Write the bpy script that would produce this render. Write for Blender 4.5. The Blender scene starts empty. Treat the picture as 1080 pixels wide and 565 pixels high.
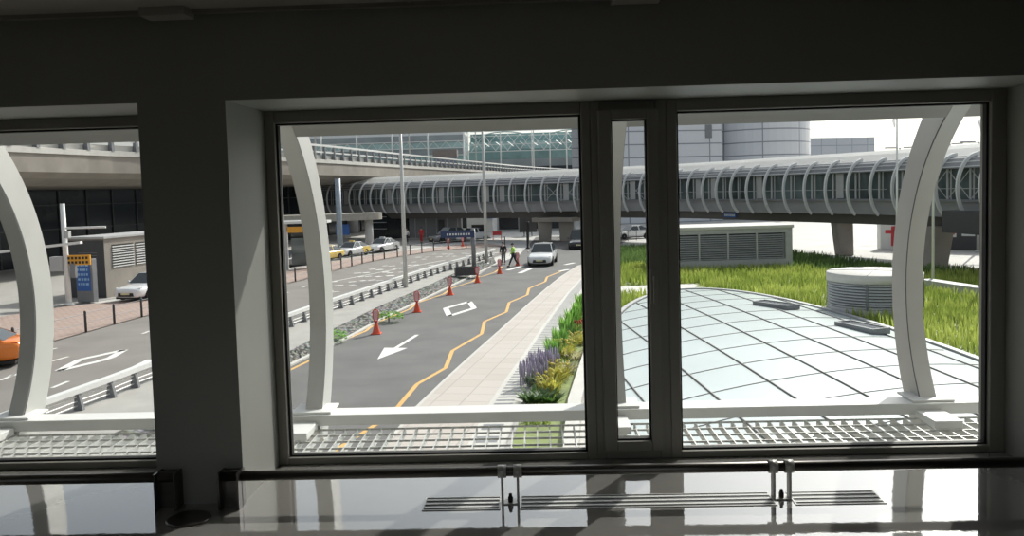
import bpy, bmesh, math, random
from mathutils import Vector, Matrix
random.seed(7)
C = bpy.context.scene.collection
PI = math.pi
R_ = math.radians
V = Vector

# ------------------------------------------------------------------ camera model (1080 x 565)
F_, CX_, CY_, CZ = 850., 540., 250., 5.7
pitch, roll, yaw = math.atan(50/850), math.atan(.028), R_(1.7)
def _basis():
    fx, fy = -math.sin(yaw), math.cos(yaw)
    f = V((fx*math.cos(pitch), fy*math.cos(pitch), -math.sin(pitch)))
    r0 = V((math.cos(yaw), math.sin(yaw), 0))
    u0 = V((fx*math.sin(pitch), fy*math.sin(pitch), math.cos(pitch)))
    c, s = math.cos(roll), math.sin(roll)
    return c*r0-s*u0, s*r0+c*u0, f
RX, UP, FW = _basis()
def ray(x, y):
    return FW + RX*((x-CX_)/F_) + UP*((CY_-y)/F_)
def g(x, y, z=0.):                      # pixel -> point on the horizontal plane z
    d = ray(x, y); t = (z-CZ)/d.z
    return V((d.x*t, d.y*t, z))
def at(x, y, Y):                        # pixel -> point on the plane Y
    d = ray(x, y); t = Y/d.y
    return V((d.x*t, Y, CZ+d.z*t))

cam_d = bpy.data.cameras.new('camera'); cam = bpy.data.objects.new('camera', cam_d); C.objects.link(cam)
m = Matrix((( RX.x, UP.x, -FW.x, 0), (RX.y, UP.y, -FW.y, 0), (RX.z, UP.z, -FW.z, CZ), (0, 0, 0, 1)))
cam.matrix_world = m
cam_d.sensor_width = 36; cam_d.lens = 36*F_/1080; cam_d.shift_y = -32.5/1080
cam_d.clip_start = .05; cam_d.clip_end = 2000
bpy.context.scene.camera = cam

# ------------------------------------------------------------------ materials
def nt(name):
    mt = bpy.data.materials.new(name); mt.use_nodes = True
    t = mt.node_tree
    return mt, t, t.nodes['Principled BSDF']
def srgb(h):
    if isinstance(h, str):
        h = h.lstrip('#'); h = [int(h[i:i+2], 16)/255 for i in (0, 2, 4)]
    return tuple((c/12.92 if c <= .04045 else ((c+.055)/1.055)**2.4) for c in h)
def mat(name, col, rough=.6, metal=0., var=.12, scale=3., spec=.5, bump=0., coat=0., trans=0., stretch=None, emit=0.):
    """plain surface with a little cloudy colour variation"""
    mt, t, p = nt(name)
    c = srgb(col) if isinstance(col, str) else col
    tc = t.nodes.new('ShaderNodeTexCoord')
    n = t.nodes.new('ShaderNodeTexNoise'); n.inputs['Scale'].default_value = scale; n.inputs['Detail'].default_value = 5
    if stretch:
        mp = t.nodes.new('ShaderNodeMapping'); mp.inputs['Scale'].default_value = stretch
        t.links.new(tc.outputs['Object'], mp.inputs[0]); t.links.new(mp.outputs[0], n.inputs['Vector'])
    else:
        t.links.new(tc.outputs['Object'], n.inputs['Vector'])
    r = t.nodes.new('ShaderNodeValToRGB')
    r.color_ramp.elements[0].position = .3; r.color_ramp.elements[1].position = .7
    r.color_ramp.elements[0].color = tuple(min(1, x*(1-var)) for x in c)+(1,)
    r.color_ramp.elements[1].color = tuple(min(1, x*(1+var)) for x in c)+(1,)
    t.links.new(n.outputs[0], r.inputs[0]); t.links.new(r.outputs[0], p.inputs['Base Color'])
    p.inputs['Roughness'].default_value = rough; p.inputs['Metallic'].default_value = metal
    p.inputs['Specular IOR Level'].default_value = spec; p.inputs['Coat Weight'].default_value = coat
    p.inputs['Transmission Weight'].default_value = trans
    if bump:
        b = t.nodes.new('ShaderNodeBump'); b.inputs['Strength'].default_value = bump; b.inputs['Distance'].default_value = .02
        t.links.new(n.outputs[0], b.inputs['Height']); t.links.new(b.outputs[0], p.inputs['Normal'])
    return mt
def brick_mat(name, c1, c2, mortar, w, h, msize=.02, rot=0., rough=.7, offset=.5, uv=False, spec=.4, metal=0.):
    mt, t, p = nt(name)
    tc = t.nodes.new('ShaderNodeTexCoord'); mp = t.nodes.new('ShaderNodeMapping'); mp.inputs['Rotation'].default_value[2] = rot
    b = t.nodes.new('ShaderNodeTexBrick')
    b.inputs['Color1'].default_value = srgb(c1)+(1,); b.inputs['Color2'].default_value = srgb(c2)+(1,); b.inputs['Mortar'].default_value = srgb(mortar)+(1,)
    b.inputs['Scale'].default_value = 1; b.inputs['Brick Width'].default_value = w; b.inputs['Row Height'].default_value = h
    b.inputs['Mortar Size'].default_value = msize; b.offset = offset
    t.links.new(tc.outputs['UV' if uv else 'Object'], mp.inputs[0]); t.links.new(mp.outputs[0], b.inputs['Vector'])
    t.links.new(b.outputs[0], p.inputs['Base Color']); p.inputs['Roughness'].default_value = rough
    p.inputs['Specular IOR Level'].default_value = spec; p.inputs['Metallic'].default_value = metal
    return mt
def glass_mat(name, tint=(.93, .95, .95), k=1., ior=1.5):
    """thin pane: clear with a fresnel reflection"""
    mt, t, p = nt(name); t.nodes.remove(p)
    out = t.nodes['Material Output']
    tr = t.nodes.new('ShaderNodeBsdfTransparent'); tr.inputs[0].default_value = tint+(1,)
    gl = t.nodes.new('ShaderNodeBsdfGlossy'); gl.inputs['Roughness'].default_value = .01
    fr = t.nodes.new('ShaderNodeFresnel'); fr.inputs[0].default_value = ior
    mu = t.nodes.new('ShaderNodeMath'); mu.operation = 'MULTIPLY'; mu.inputs[1].default_value = k
    mx = t.nodes.new('ShaderNodeMixShader')
    t.links.new(fr.outputs[0], mu.inputs[0]); t.links.new(mu.outputs[0], mx.inputs[0])
    t.links.new(tr.outputs[0], mx.inputs[1]); t.links.new(gl.outputs[0], mx.inputs[2]); t.links.new(mx.outputs[0], out.inputs[0])
    return mt
def leaf_mat(name, c1, c2, scale=2., tl=.45):
    mt, t, p = nt(name); out = t.nodes['Material Output']
    tc = t.nodes.new('ShaderNodeTexCoord'); n = t.nodes.new('ShaderNodeTexNoise'); n.inputs['Scale'].default_value = scale; n.inputs['Detail'].default_value = 4
    t.links.new(tc.outputs['Object'], n.inputs['Vector'])
    r = t.nodes.new('ShaderNodeValToRGB'); r.color_ramp.elements[0].position = .35; r.color_ramp.elements[1].position = .65
    r.color_ramp.elements[0].color = srgb(c1)+(1,); r.color_ramp.elements[1].color = srgb(c2)+(1,)
    t.links.new(n.outputs[0], r.inputs[0]); t.links.new(r.outputs[0], p.inputs['Base Color']); p.inputs['Roughness'].default_value = .6
    ts = t.nodes.new('ShaderNodeBsdfTranslucent'); t.links.new(r.outputs[0], ts.inputs[0])
    mx = t.nodes.new('ShaderNodeMixShader'); mx.inputs[0].default_value = tl
    t.links.new(p.outputs[0], mx.inputs[1]); t.links.new(ts.outputs[0], mx.inputs[2]); t.links.new(mx.outputs[0], out.inputs[0])
    return mt

M = {}
M['paint'] = mat('wall_paint', (.29, .29, .268), .55, var=.04, scale=1.2)
M['ceil'] = mat('ceiling_paint', (.42, .39, .34), .6, var=.05)
M['frame'] = mat('window_frame_metal', (.27, .258, .23), .42, metal=.1, var=.05, scale=2)
M['gasket'] = mat('black_rubber', (.008, .008, .008), .7)
M['floor'] = mat('polished_floor', (.24, .23, .215), .05, var=.06, scale=1.5, spec=1., coat=1.)
_p = M['floor'].node_tree.nodes['Principled BSDF']; _p.inputs['IOR'].default_value = 1.6; _p.inputs['Coat IOR'].default_value = 1.55; _p.inputs['Coat Roughness'].default_value = .03
_t = M['floor'].node_tree; _n = _t.nodes.new('ShaderNodeTexNoise'); _n.inputs['Scale'].default_value = 22; _b = _t.nodes.new('ShaderNodeBump'); _b.inputs['Strength'].default_value = .025; _b.inputs['Distance'].default_value = .01
_c = _t.nodes.new('ShaderNodeTexCoord'); _t.links.new(_c.outputs['Object'], _n.inputs['Vector']); _t.links.new(_n.outputs[0], _b.inputs['Height']); _t.links.new(_b.outputs[0], _p.inputs['Normal']); _t.links.new(_b.outputs[0], _p.inputs['Coat Normal'])
M['glass'] = glass_mat('window_glass', k=.35)
M['steel'] = mat('dark_brushed_steel', (.13, .12, .112), .28, metal=.85, var=.1, stretch=(1, 30, 30))
M['black'] = mat('black_plastic', (.012, .012, .013), .5)
M['alu'] = mat('grey_aluminium', (.52, .51, .49), .38, metal=.25, var=.05)
M['galv'] = mat('galvanised_steel', (.6, .6, .58), .45, metal=.3, var=.1, scale=12)
M['eave'] = mat('eave_panel', (.36, .35, .33), .5, var=.04)
M['white'] = mat('white_paint', (.74, .74, .72), .45, var=.04)
M['lgrey'] = mat('light_grey_paint', (.45, .45, .45), .5, var=.06)
M['mgrey'] = mat('mid_grey_metal', (.22, .225, .235), .45, metal=.2, var=.08)
M['dgrey'] = mat('dark_grey_metal', (.06, .06, .065), .5, var=.1)
M['brgrey'] = mat('brown_grey_beam', (.12, .11, .1), .6, var=.08)
M['asph'] = mat('asphalt', (.15, .146, .143), .85, var=.14, scale=.6, bump=.15)
M['asph2'] = mat('worn_asphalt', (.235, .218, .2), .85, var=.12, scale=.5, bump=.1)
M['concrete'] = mat('concrete', (.40, .385, .36), .8, var=.1, scale=1.3)
M['pale'] = mat('pale_pavement', (.56, .545, .52), .8, var=.06, scale=.4)
M['beige'] = mat('beige_concrete', (.30, .27, .235), .8, var=.12, scale=.8)
M['stone_w'] = mat('white_stone', (.6, .58, .54), .7, var=.06)
M['walk'] = brick_mat('sidewalk_pavers', '#c5bdb6', '#bcb3ab', '#a39b95', .8, .8, .014, rot=R_(9.5), offset=0.)
M['pink'] = brick_mat('pink_pavers', '#b8a399', '#ad978c', '#8d7c74', .4, .2, .02, rot=R_(8))
M['yellow'] = mat('yellow_road_paint', (.72, .43, .14), .7, var=.1)
M['wpaint'] = mat('white_road_paint', (.78, .77, .74), .7, var=.06)
M['cone'] = mat('cone_orange', (.72, .09, .03), .45, var=.08)
M['conered'] = mat('cone_red', (.62, .05, .05), .45, var=.08)
M['pink_refl'] = mat('pink_reflector', (.75, .42, .42), .4, var=.15, scale=30)
M['skin'] = mat('skin', (.55, .34, .25), .55)
M['hair'] = mat('black_hair', (.015, .013, .012), .5)
M['hivis'] = mat('hivis_green', (.38, .72, .06), .6, var=.1)
M['navy'] = mat('dark_navy_cloth', (.02, .025, .04), .8)
M['greycloth'] = mat('grey_cloth', (.18, .18, .19), .8)
M['redcloth'] = mat('red_cloth', (.6, .03, .04), .7)
M['whitecloth'] = mat('white_cloth', (.7, .68, .66), .8)
M['soil'] = mat('soil', (.10, .075, .05), .9, var=.3, scale=5)
M['turf'] = leaf_mat('turf_soil', '#66763a', '#8d9c52', 1.2, .05)
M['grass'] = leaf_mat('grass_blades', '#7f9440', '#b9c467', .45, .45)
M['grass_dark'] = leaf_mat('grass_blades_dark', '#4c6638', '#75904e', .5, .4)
M['car_white'] = mat('car_white', (.78, .79, .8), .22, coat=.6, var=.02)
M['car_black'] = mat('car_black', (.02, .02, .022), .25, coat=.6, var=.02)
M['car_grey'] = mat('car_grey', (.2, .2, .2), .25, coat=.6, var=.02)
M['car_orange'] = mat('car_orange', (.9, .24, .03), .22, coat=.6, var=.02)
M['car_yellow'] = mat('car_yellow', (.85, .62, .16), .22, coat=.6, var=.02)
M['car_glass'] = mat('car_glass', (.035, .045, .05), .06, spec=.9, var=.05)
M['tyre'] = mat('tyre_rubber', (.015, .015, .016), .8)
M['rim'] = mat('alloy_rim', (.55, .55, .56), .3, metal=.7)
M['lamp'] = mat('lamp_lens', (.75, .78, .8), .1, coat=.5)
M['redlens'] = mat('red_lens', (.5, .02, .02), .15, coat=.5)
M['plate'] = mat('number_plate', (.72, .66, .4), .5)
M['fglass'] = mat('footbridge_glass', (.085, .11, .11), .1, spec=.8, var=.6, scale=.35)
M['bridge_grey'] = mat('footbridge_grey_panel', (.33, .33, .335), .5, var=.1, scale=.6)
M['bridge_roof'] = None
M['rib_w'] = mat('footbridge_rib_white', (.74, .74, .74), .4, var=.05)
M['teal'] = mat('teal_roof_glass', (.22, .36, .35), .12, spec=.7, var=.35, scale=.12)
M['teal2'] = mat('pale_teal_roof_glass', (.36, .5, .49), .18, spec=.7, var=.2, scale=.2)
M['termgrey'] = mat('terminal_grey_panel', (.26, .29, .30), .5, var=.18, scale=.15)
M['darkglass'] = mat('dark_curtain_glass', (.012, .018, .024), .15, spec=.5, var=.6, scale=.25)
M['blue'] = mat('blue_sign', (.03, .12, .42), .4, var=.05)
M['navysign'] = mat('navy_sign', (.03, .05, .13), .4, var=.05)
M['ysign'] = mat('yellow_sign', (.75, .36, .03), .5, var=.05)
M['red'] = mat('red_sign', (.6, .05, .06), .5)
M['domeglass'] = mat('frosted_dome_glass', (.56, .635, .63), .28, spec=.7, var=.05, scale=.35)
M['domebar'] = mat('dome_glazing_bar', (.17, .15, .14), .5)
M['louvre'] = mat('grey_louvre_metal', (.46, .47, .48), .45, metal=.2, var=.05)
M['darkhole'] = mat('dark_vent_back', (.03, .032, .035), .7)
M['tower'] = brick_mat('tower_panels', '#d6d8dd', '#cfd2d8', '#8d919b', 6.5, 2.0, .1, offset=0., uv=True, rough=.35, spec=.5)
M['tower2'] = brick_mat('block_panels', '#c2c6cd', '#bbc0c8', '#9aa0aa', 5., 3.2, .12, offset=0., uv=True, rough=.5)
def rubble():
    mt, t, p = nt('dry_stone_bank')
    tc = t.nodes.new('ShaderNodeTexCoord'); v = t.nodes.new('ShaderNodeTexVoronoi'); v.inputs['Scale'].default_value = 5.5
    n = t.nodes.new('ShaderNodeTexNoise'); n.inputs['Scale'].default_value = 1.2
    r = t.nodes.new('ShaderNodeValToRGB'); e = r.color_ramp.elements
    e[0].position = 0.02; e[0].color = (.42, .41, .39, 1); e[1].position = .75; e[1].color = (.035, .038, .03, 1)
    k = e.new(.45); k.color = (.2, .2, .185, 1)
    t.links.new(tc.outputs['Object'], v.inputs['Vector']); t.links.new(v.outputs['Distance'], r.inputs[0])
    mx = t.nodes.new('ShaderNodeMixRGB'); mx.blend_type = 'MULTIPLY'; mx.inputs[0].default_value = .3
    t.links.new(r.outputs[0], mx.inputs[1]); t.links.new(v.outputs['Color'], mx.inputs[2])
    t.links.new(mx.outputs[0], p.inputs['Base Color']); p.inputs['Roughness'].default_value = .9
    b = t.nodes.new('ShaderNodeBump'); b.inputs['Strength'].default_value = .8; b.inputs['Distance'].default_value = .08; b.invert = True
    t.links.new(v.outputs['Distance'], b.inputs['Height']); t.links.new(b.outputs[0], p.inputs['Normal'])
    return mt
M['rubble'] = rubble()
P_ = {}
for nm, c in (('lavender', '#b8aec4'), ('yflower', '#ddd066'), ('rflower', '#c0503a')):
    P_[nm] = leaf_mat(nm+'_petals', c, c, 3, .3)
P_['flag'] = leaf_mat('flag_cloth', '#e8e8ea', '#f4f4f4', 2, .6)
M['bridge_roof'] = leaf_mat('footbridge_white_roof', '#f8f8f6', '#fdfdfb', 1, .6)
P_['dk'] = leaf_mat('leaf_dark', '#3c5a2a', '#5f8040', 3, .4)
P_['md'] = leaf_mat('leaf_mid', '#6a9c42', '#9cc763', 3, .45)
P_['ye'] = leaf_mat('leaf_yellow', '#b2b046', '#dcd874', 3, .45)
P_['gr'] = leaf_mat('leaf_greygreen', '#6a7f62', '#8b9a7a', 3, .4)
P_['st'] = leaf_mat('leaf_straw', '#c2bc90', '#dcd6b4', 3, .4)

# ------------------------------------------------------------------ mesh builder
class MB:
    def __init__(s): s.v = []; s.f = []; s.uv = None; s.sm = []
    def add(s, vs, fs, smooth=False):
        o = len(s.v); s.v += [tuple(p) for p in vs]; s.f += [tuple(i+o for i in f) for f in fs]; s.sm += [smooth]*len(fs); return s
    def box(s, x0, x1, y0, y1, z0, z1):
        return s.add([(x0,y0,z0),(x1,y0,z0),(x1,y1,z0),(x0,y1,z0),(x0,y0,z1),(x1,y0,z1),(x1,y1,z1),(x0,y1,z1)],
                     [(3,2,1,0),(4,5,6,7),(0,1,5,4),(1,2,6,5),(2,3,7,6),(3,0,4,7)])
    def hexa(s, p):     # 8 points, bottom loop then top loop
        return s.add(p, [(3,2,1,0),(4,5,6,7),(0,1,5,4),(1,2,6,5),(2,3,7,6),(3,0,4,7)])
    def bar(s, a, b, w, h, up=V((0,0,1))):
        a, b = V(a), V(b); d = (b-a).normalized(); x = d.cross(up)
        if x.length < 1e-4: x = d.cross(V((0,1,0)))
        x.normalize(); u = x.cross(d)
        x *= w/2; u *= h/2
        return s.hexa([a-x-u, a+x-u, b+x-u, b-x-u, a-x+u, a+x+u, b+x+u, b-x+u])
    def tube(s, pts, r, n=8, caps=True):
        pts = [V(p) for p in pts]; rr = r if isinstance(r, (list, tuple)) else [r]*len(pts)
        vs = []; fs = []; px = None
        for i, p in enumerate(pts):
            d = (pts[min(i+1, len(pts)-1)]-pts[max(i-1, 0)]).normalized()
            if px is None: px = d.orthogonal().normalized()
            else: px = (px - d*px.dot(d)).normalized()
            py = d.cross(px)
            for k in range(n):
                a = 2*PI*k/n; vs.append(p+px*(rr[i]*math.cos(a))+py*(rr[i]*math.sin(a)))
        for i in range(len(pts)-1):
            for k in range(n):
                fs.append((i*n+k, i*n+(k+1)%n, (i+1)*n+(k+1)%n, (i+1)*n+k))
        s.add(vs, fs, True)
        if caps:
            o = len(s.v)-len(vs)
            s.f += [tuple(o+k for k in reversed(range(n))), tuple(o+(len(pts)-1)*n+k for k in range(n))]; s.sm += [False, False]
        return s
    def lathe(s, prof, n=20, c=(0,0,0), axis='z', smooth=True):
        vs = []; fs = []
        for (r, h) in prof:
            for k in range(n):
                a = 2*PI*k/n; q = (r*math.cos(a), r*math.sin(a), h)
                if axis == 'x': q = (q[2], q[0], q[1])
                if axis == 'y': q = (q[0], q[2], q[1])
                vs.append((q[0]+c[0], q[1]+c[1], q[2]+c[2]))
        for i in range(len(prof)-1):
            for k in range(n):
                fs.append((i*n+k, i*n+(k+1)%n, (i+1)*n+(k+1)%n, (i+1)*n+k))
        s.add(vs, fs, smooth)
        o = len(s.v)-len(vs)
        if prof[0][0] > 1e-4: s.f.append(tuple(o+k for k in reversed(range(n)))); s.sm.append(False)
        if prof[-1][0] > 1e-4: s.f.append(tuple(o+(len(prof)-1)*n+k for k in range(n))); s.sm.append(False)
        return s
    def poly(s, pts, z0, z1):   # extruded plan polygon
        n = len(pts)
        s.add([(p[0], p[1], z0) for p in pts]+[(p[0], p[1], z1) for p in pts],
              [tuple(reversed(range(n))), tuple(range(n, 2*n))]+[(i, (i+1)%n, n+(i+1)%n, n+i) for i in range(n)])
        return s
    def strip(s, A, B):         # quads between two polylines
        n = len(A); o = len(s.v)
        s.v += [tuple(p) for p in A]+[tuple(p) for p in B]
        s.f += [(o+i, o+n+i, o+n+i+1, o+i+1) for i in range(n-1)]; s.sm += [False]*(n-1)
        return s
    def sweep(s, path, prof, smooth=False, closed=True):
        """prof: (offset along the path's left-hand normal, z); path: plan points"""
        path = [V((p[0], p[1], 0)) for p in path]; n = len(prof); vs = []; fs = []
        for i, p in enumerate(path):
            d = (path[min(i+1, len(path)-1)]-path[max(i-1, 0)]).normalized(); nn = V((-d.y, d.x, 0))
            for (o, z) in prof: vs.append((p.x+nn.x*o, p.y+nn.y*o, z))
        m_ = n if closed else n-1
        for i in range(len(path)-1):
            for k in range(m_):
                fs.append((i*n+k, i*n+(k+1)%n, (i+1)*n+(k+1)%n, (i+1)*n+k))
        if closed:
            fs.append(tuple(range(n))); fs.append(tuple((len(path)-1)*n+k for k in reversed(range(n))))
        return s.add(vs, fs, smooth)
    def build(s, name, material, parent=None, bevel=0., kind=None, loc=None, fix=True):
        me = bpy.data.meshes.new(name)
        if fix and len(s.v):
            bm = bmesh.new(); vv = [bm.verts.new(p) for p in s.v]
            for f, q in zip(s.f, s.sm):
                try:
                    ff = bm.faces.new([vv[i] for i in f]); ff.smooth = q
                except ValueError: pass
            bmesh.ops.recalc_face_normals(bm, faces=bm.faces); bm.to_mesh(me); bm.free()
        else:
            me.from_pydata(s.v, [], s.f)
        if material: me.materials.append(material)
        o = bpy.data.objects.new(name, me); C.objects.link(o)
        if parent: o.parent = parent
        if bevel:
            b = o.modifiers.new('bevel', 'BEVEL'); b.width = bevel; b.segments = 2; b.limit_method = 'ANGLE'
        if kind: o['kind'] = kind
        if loc is not None: o.location = loc
        return o
def tag(o, label, cat, group=None, kind=None):
    o['label'] = label; o['category'] = cat
    if group: o['group'] = group
    if kind: o['kind'] = kind
    return o
def thing(name, label, cat, loc=(0,0,0), rz=0, group=None):
    o = bpy.data.objects.new(name, None); C.objects.link(o); o.empty_display_size = .1
    o.location = loc; o.rotation_euler = (0, 0, rz)
    return tag(o, label, cat, group)
def dup(root, loc=None, rz=None, label=None):
    r = root.copy(); C.objects.link(r)
    if loc is not None: r.location = loc
    if rz is not None: r.rotation_euler = (0, 0, rz)
    if label: r['label'] = label
    for ch in list(root.children):
        c = ch.copy(); C.objects.link(c); c.parent = r
        for gch in list(ch.children):
            d = gch.copy(); C.objects.link(d); d.parent = c
    return r
def catmull(P, step):
    P = [V((p[0], p[1], p[2] if len(p) > 2 else 0)) for p in P]; Q = [P[0]*2-P[1]]+P+[P[-1]*2-P[-2]]
    out = []
    for i in range(1, len(Q)-2):
        for k in range(40):
            t = k/40; a, b, c, d = Q[i-1], Q[i], Q[i+1], Q[i+2]
            out.append(.5*((2*b)+(c-a)*t+(2*a-5*b+4*c-d)*t*t+(3*b-a-3*c+d)*t**3))
    out.append(P[-1])
    res = [out[0]]; acc = 0
    for a, b in zip(out, out[1:]):
        L = (b-a).length
        while acc+L >= step:
            t = (step-acc)/L; a = a.lerp(b, t); L = (b-a).length; acc = 0; res.append(a.copy())
        acc += L
    return res

# ------------------------------------------------------------------ 1. the walkway we stand in
FZ, YW, YG = 4.1, 4.1, 4.72           # floor height, wall face, glass plane
X0, X1, YB = -6.2, 5.2, -3.2
SOF, CEIL = 6.195, 6.65
MB().box(X0, X1, YB, 4.86, FZ-.25, FZ).build('floor', M['floor'], kind='structure')
MB().box(X0, X1, YB, 4.86, CEIL, CEIL+.15).build('ceiling', M['ceil'], kind='structure')
w = MB()
w.box(X0, X1, YW, 4.86, SOF, CEIL)                     # header beam
w.box(-2.02, -1.565, YW, 4.86, FZ, SOF)                # pillar
w.box(2.69, X1, YW, 4.86, FZ, SOF)
w.box(X0, -5.4, YW, 4.86, FZ, SOF)
w.build('wall_front', M['paint'], kind='structure')
MB().box(X0-.12, X0, YB, 4.86, FZ-.25, CEIL+.15).build('wall_left', M['paint'], kind='structure')
MB().box(X1, X1+.12, YB, 4.86, FZ-.25, CEIL+.15).build('wall_right', M['paint'], kind='structure')
k = MB(); k.box(X0, X1, YB-.12, YB, FZ-.25, FZ+.45); k.box(X0, X1, YB-.12, YB, FZ+2.2, CEIL+.15)
for xa, xb in ((X0, -4.6), (-.9, -.5), (3.2, X1)): k.box(xa, xb, YB-.12, YB, FZ+.45, FZ+2.2)
k.build('wall_back', M['paint'], kind='structure')
t_ = MB()
for x in (-4.2, -2.9, -.6, .75, 2.2): t_.box(x-.008, x+.008, -3, 4.08, CEIL-.006, CEIL)
t_.box(X0, X1, 4.06, 4.1, CEIL-.02, CEIL)
t_.build('trim_1', M['frame'], kind='structure')
for i, (xa, xb) in enumerate(((-1.93, -1.70), (.40, .64))):
    MB().box(xa, xb, 3.98, 4.1, CEIL-.045, CEIL).build('trim_%d' % (i+2), M['ceil'], kind='structure', bevel=.004)

def frame_rect(mb, xa, xb, za, zb, l, r, b, t, y0, y1):
    mb.box(xa, xa+l, y0, y1, za, zb); mb.box(xb-r, xb, y0, y1, za, zb)
    mb.box(xa+l, xb-r, y0, y1, za, za+b); mb.box(xa+l, xb-r, y0, y1, zb-t, zb)
def window(n, xa, xb, za, zb, l, r, b, t, sash=None):
    mb = MB(); frame_rect(mb, xa, xb, za, zb, l, r, b, t, 4.68, 4.80)
    f = mb.build('window_%d' % n, M['frame'], kind='structure', bevel=.006)
    ga, gb, gz, gt = xa+l, xb-r, za+b, zb-t
    k = MB(); frame_rect(k, ga, gb, gz, gt, .012, .012, .010, .010, 4.71, 4.75); k.build('gasket', M['gasket'], f)
    MB().box(ga+.004, gb-.004, 4.728, 4.734, gz+.004, gt-.004).build('pane', M['glass'], f)
    return f
window(1, -5.4, -2.02, FZ, SOF, .06, .05, .04, .065)
window(2, -1.565, .33, FZ, SOF, .058, .055, .04, .072)
window(3, .33, .765, FZ, SOF, .055, .065, .075, .078)
window(5, -4.6, -.9, FZ+.45, FZ+2.2, .06, .06, .06, .06).location.y = YB-.06-4.74  # back windows out of view, added and sized to brighten the room
window(6, -.5, 3.2, FZ+.45, FZ+2.2, .06, .06, .06, .06).location.y = YB-.06-4.74
window(4, .765, 2.69, FZ, SOF, .06, .088, .04, .072)
# opening sash of the narrow casement with its handle
w3 = bpy.data.objects['window_3']
mb = MB(); frame_rect(mb, .37, .715, FZ+.055, SOF-.055, .075, .068, .062, .058, 4.635, 4.69)
mb.build('sash', M['frame'], w3, bevel=.006)
mb = MB(); mb.box(.652, .69, 4.615, 4.636, 5.02, 5.22); mb.box(.662, .68, 4.575, 4.617, 5.16, 5.185); mb.box(.660, .682, 4.56, 4.58, 5.03, 5.19)
mb.build('handle', M['frame'], w3, bevel=.004)
g0 = MB(); frame_rect(g0, .445, .647, FZ+.117, SOF-.113, .008, .008, .01, .008, 4.66, 4.70); g0.build('gasket', M['gasket'], w3)

# low rails along the windows
RY, RZ = 4.05, 4.262
def rail(label, x0, x1, brackets, end):
    t = thing('bumper_rail', label, 'handrail', ((x0+x1)/2, RY, FZ), group='low steel rails along the windows')
    cx = (x0+x1)/2
    MB().tube([(x0-cx, 0, RZ-FZ), (x1-cx, 0, RZ-FZ)], .026, 16).build('tube', M['steel'], t)
    for b in brackets:
        k = MB()
        for s in (-1, 1):
            x = b-cx+s*.040
            k.box(x-.006, x+.006, -.03, .012, 0.004, RZ-FZ+.012)
            k.lathe([(.033, x-.022), (.033, x+.022)], 16, (0, 0, RZ-FZ), 'x')
        k.box(b-cx-.046, b-cx+.046, -.035, .03, 0, .006)
        k.build('bracket', M['alu'], t)
        MB().lathe([(0, .05), (.008, .048), (.009, .035), (.013, .03), (.013, .006)], 10, (b-cx, -.01, 0)).build('bolt', M['black'], t)
    for e in end:
        k = MB(); x = e-cx
        k.box(x-.055, x+.055, -.004, .006, 0, RZ-FZ+.03); k.box(x-.055, x-.045, -.05, .045, 0, RZ-FZ+.03); k.box(x+.045, x+.055, -.05, .045, 0, RZ-FZ+.03)
        k.build('end_plate', M['steel'], t)
    return t
rail('low steel bumper rail at the far left, ending left of the dark pillar', -5.3, -1.90, (-3.9,), (-1.94,))
rail('long low steel bumper rail in front of the wide windows right of the pillar', -1.66, 2.9, (-.165, 1.21), (-1.61,))

def vent(x0, x1, label):
    t = thing('floor_vent', label, 'vent', ((x0+x1)/2, 4.035, FZ), group='slotted floor vents under the rail')
    h = (x1-x0)/2
    fr = MB(); frame_r = [(-h, h, -.085, -.078), (-h, h, .078, .085)]
    for a in frame_r: fr.box(*a, 0, .004)
    fr.box(-h, -h+.008, -.078, .078, 0, .004); fr.box(h-.008, h, -.078, .078, 0, .004)
    fr.build('frame', M['alu'], t)
    MB().box(-h+.008, h-.008, -.078, .078, 0.0, .0012).build('slot', M['black'], t)
    s = MB()
    for y in (-.056, -.008, .04): s.box(-h+.008, h-.008, y, y+.018, .0012, .005)
    s.build('slats', M['white'], t)
vent(-.61, -.215, 'slotted floor vent left of the middle rail bracket')
vent(-.115, 1.165, 'long slotted floor vent between the two rail brackets')
vent(1.255, 1.70, 'slotted floor vent right of the right rail bracket')
t = thing('floor_socket_cover', 'round dark floor socket cover beside the base of the pillar', 'floor cover', (-1.775, 3.9, FZ))
MB().lathe([(.108, 0), (.108, .004), (.1, .007), (.092, .007)], 40).build('ring', M['steel'], t)
MB().lathe([(.092, 0), (.092, .005), (.0, .006)], 40).build('lid', M['dgrey'], t)

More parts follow.
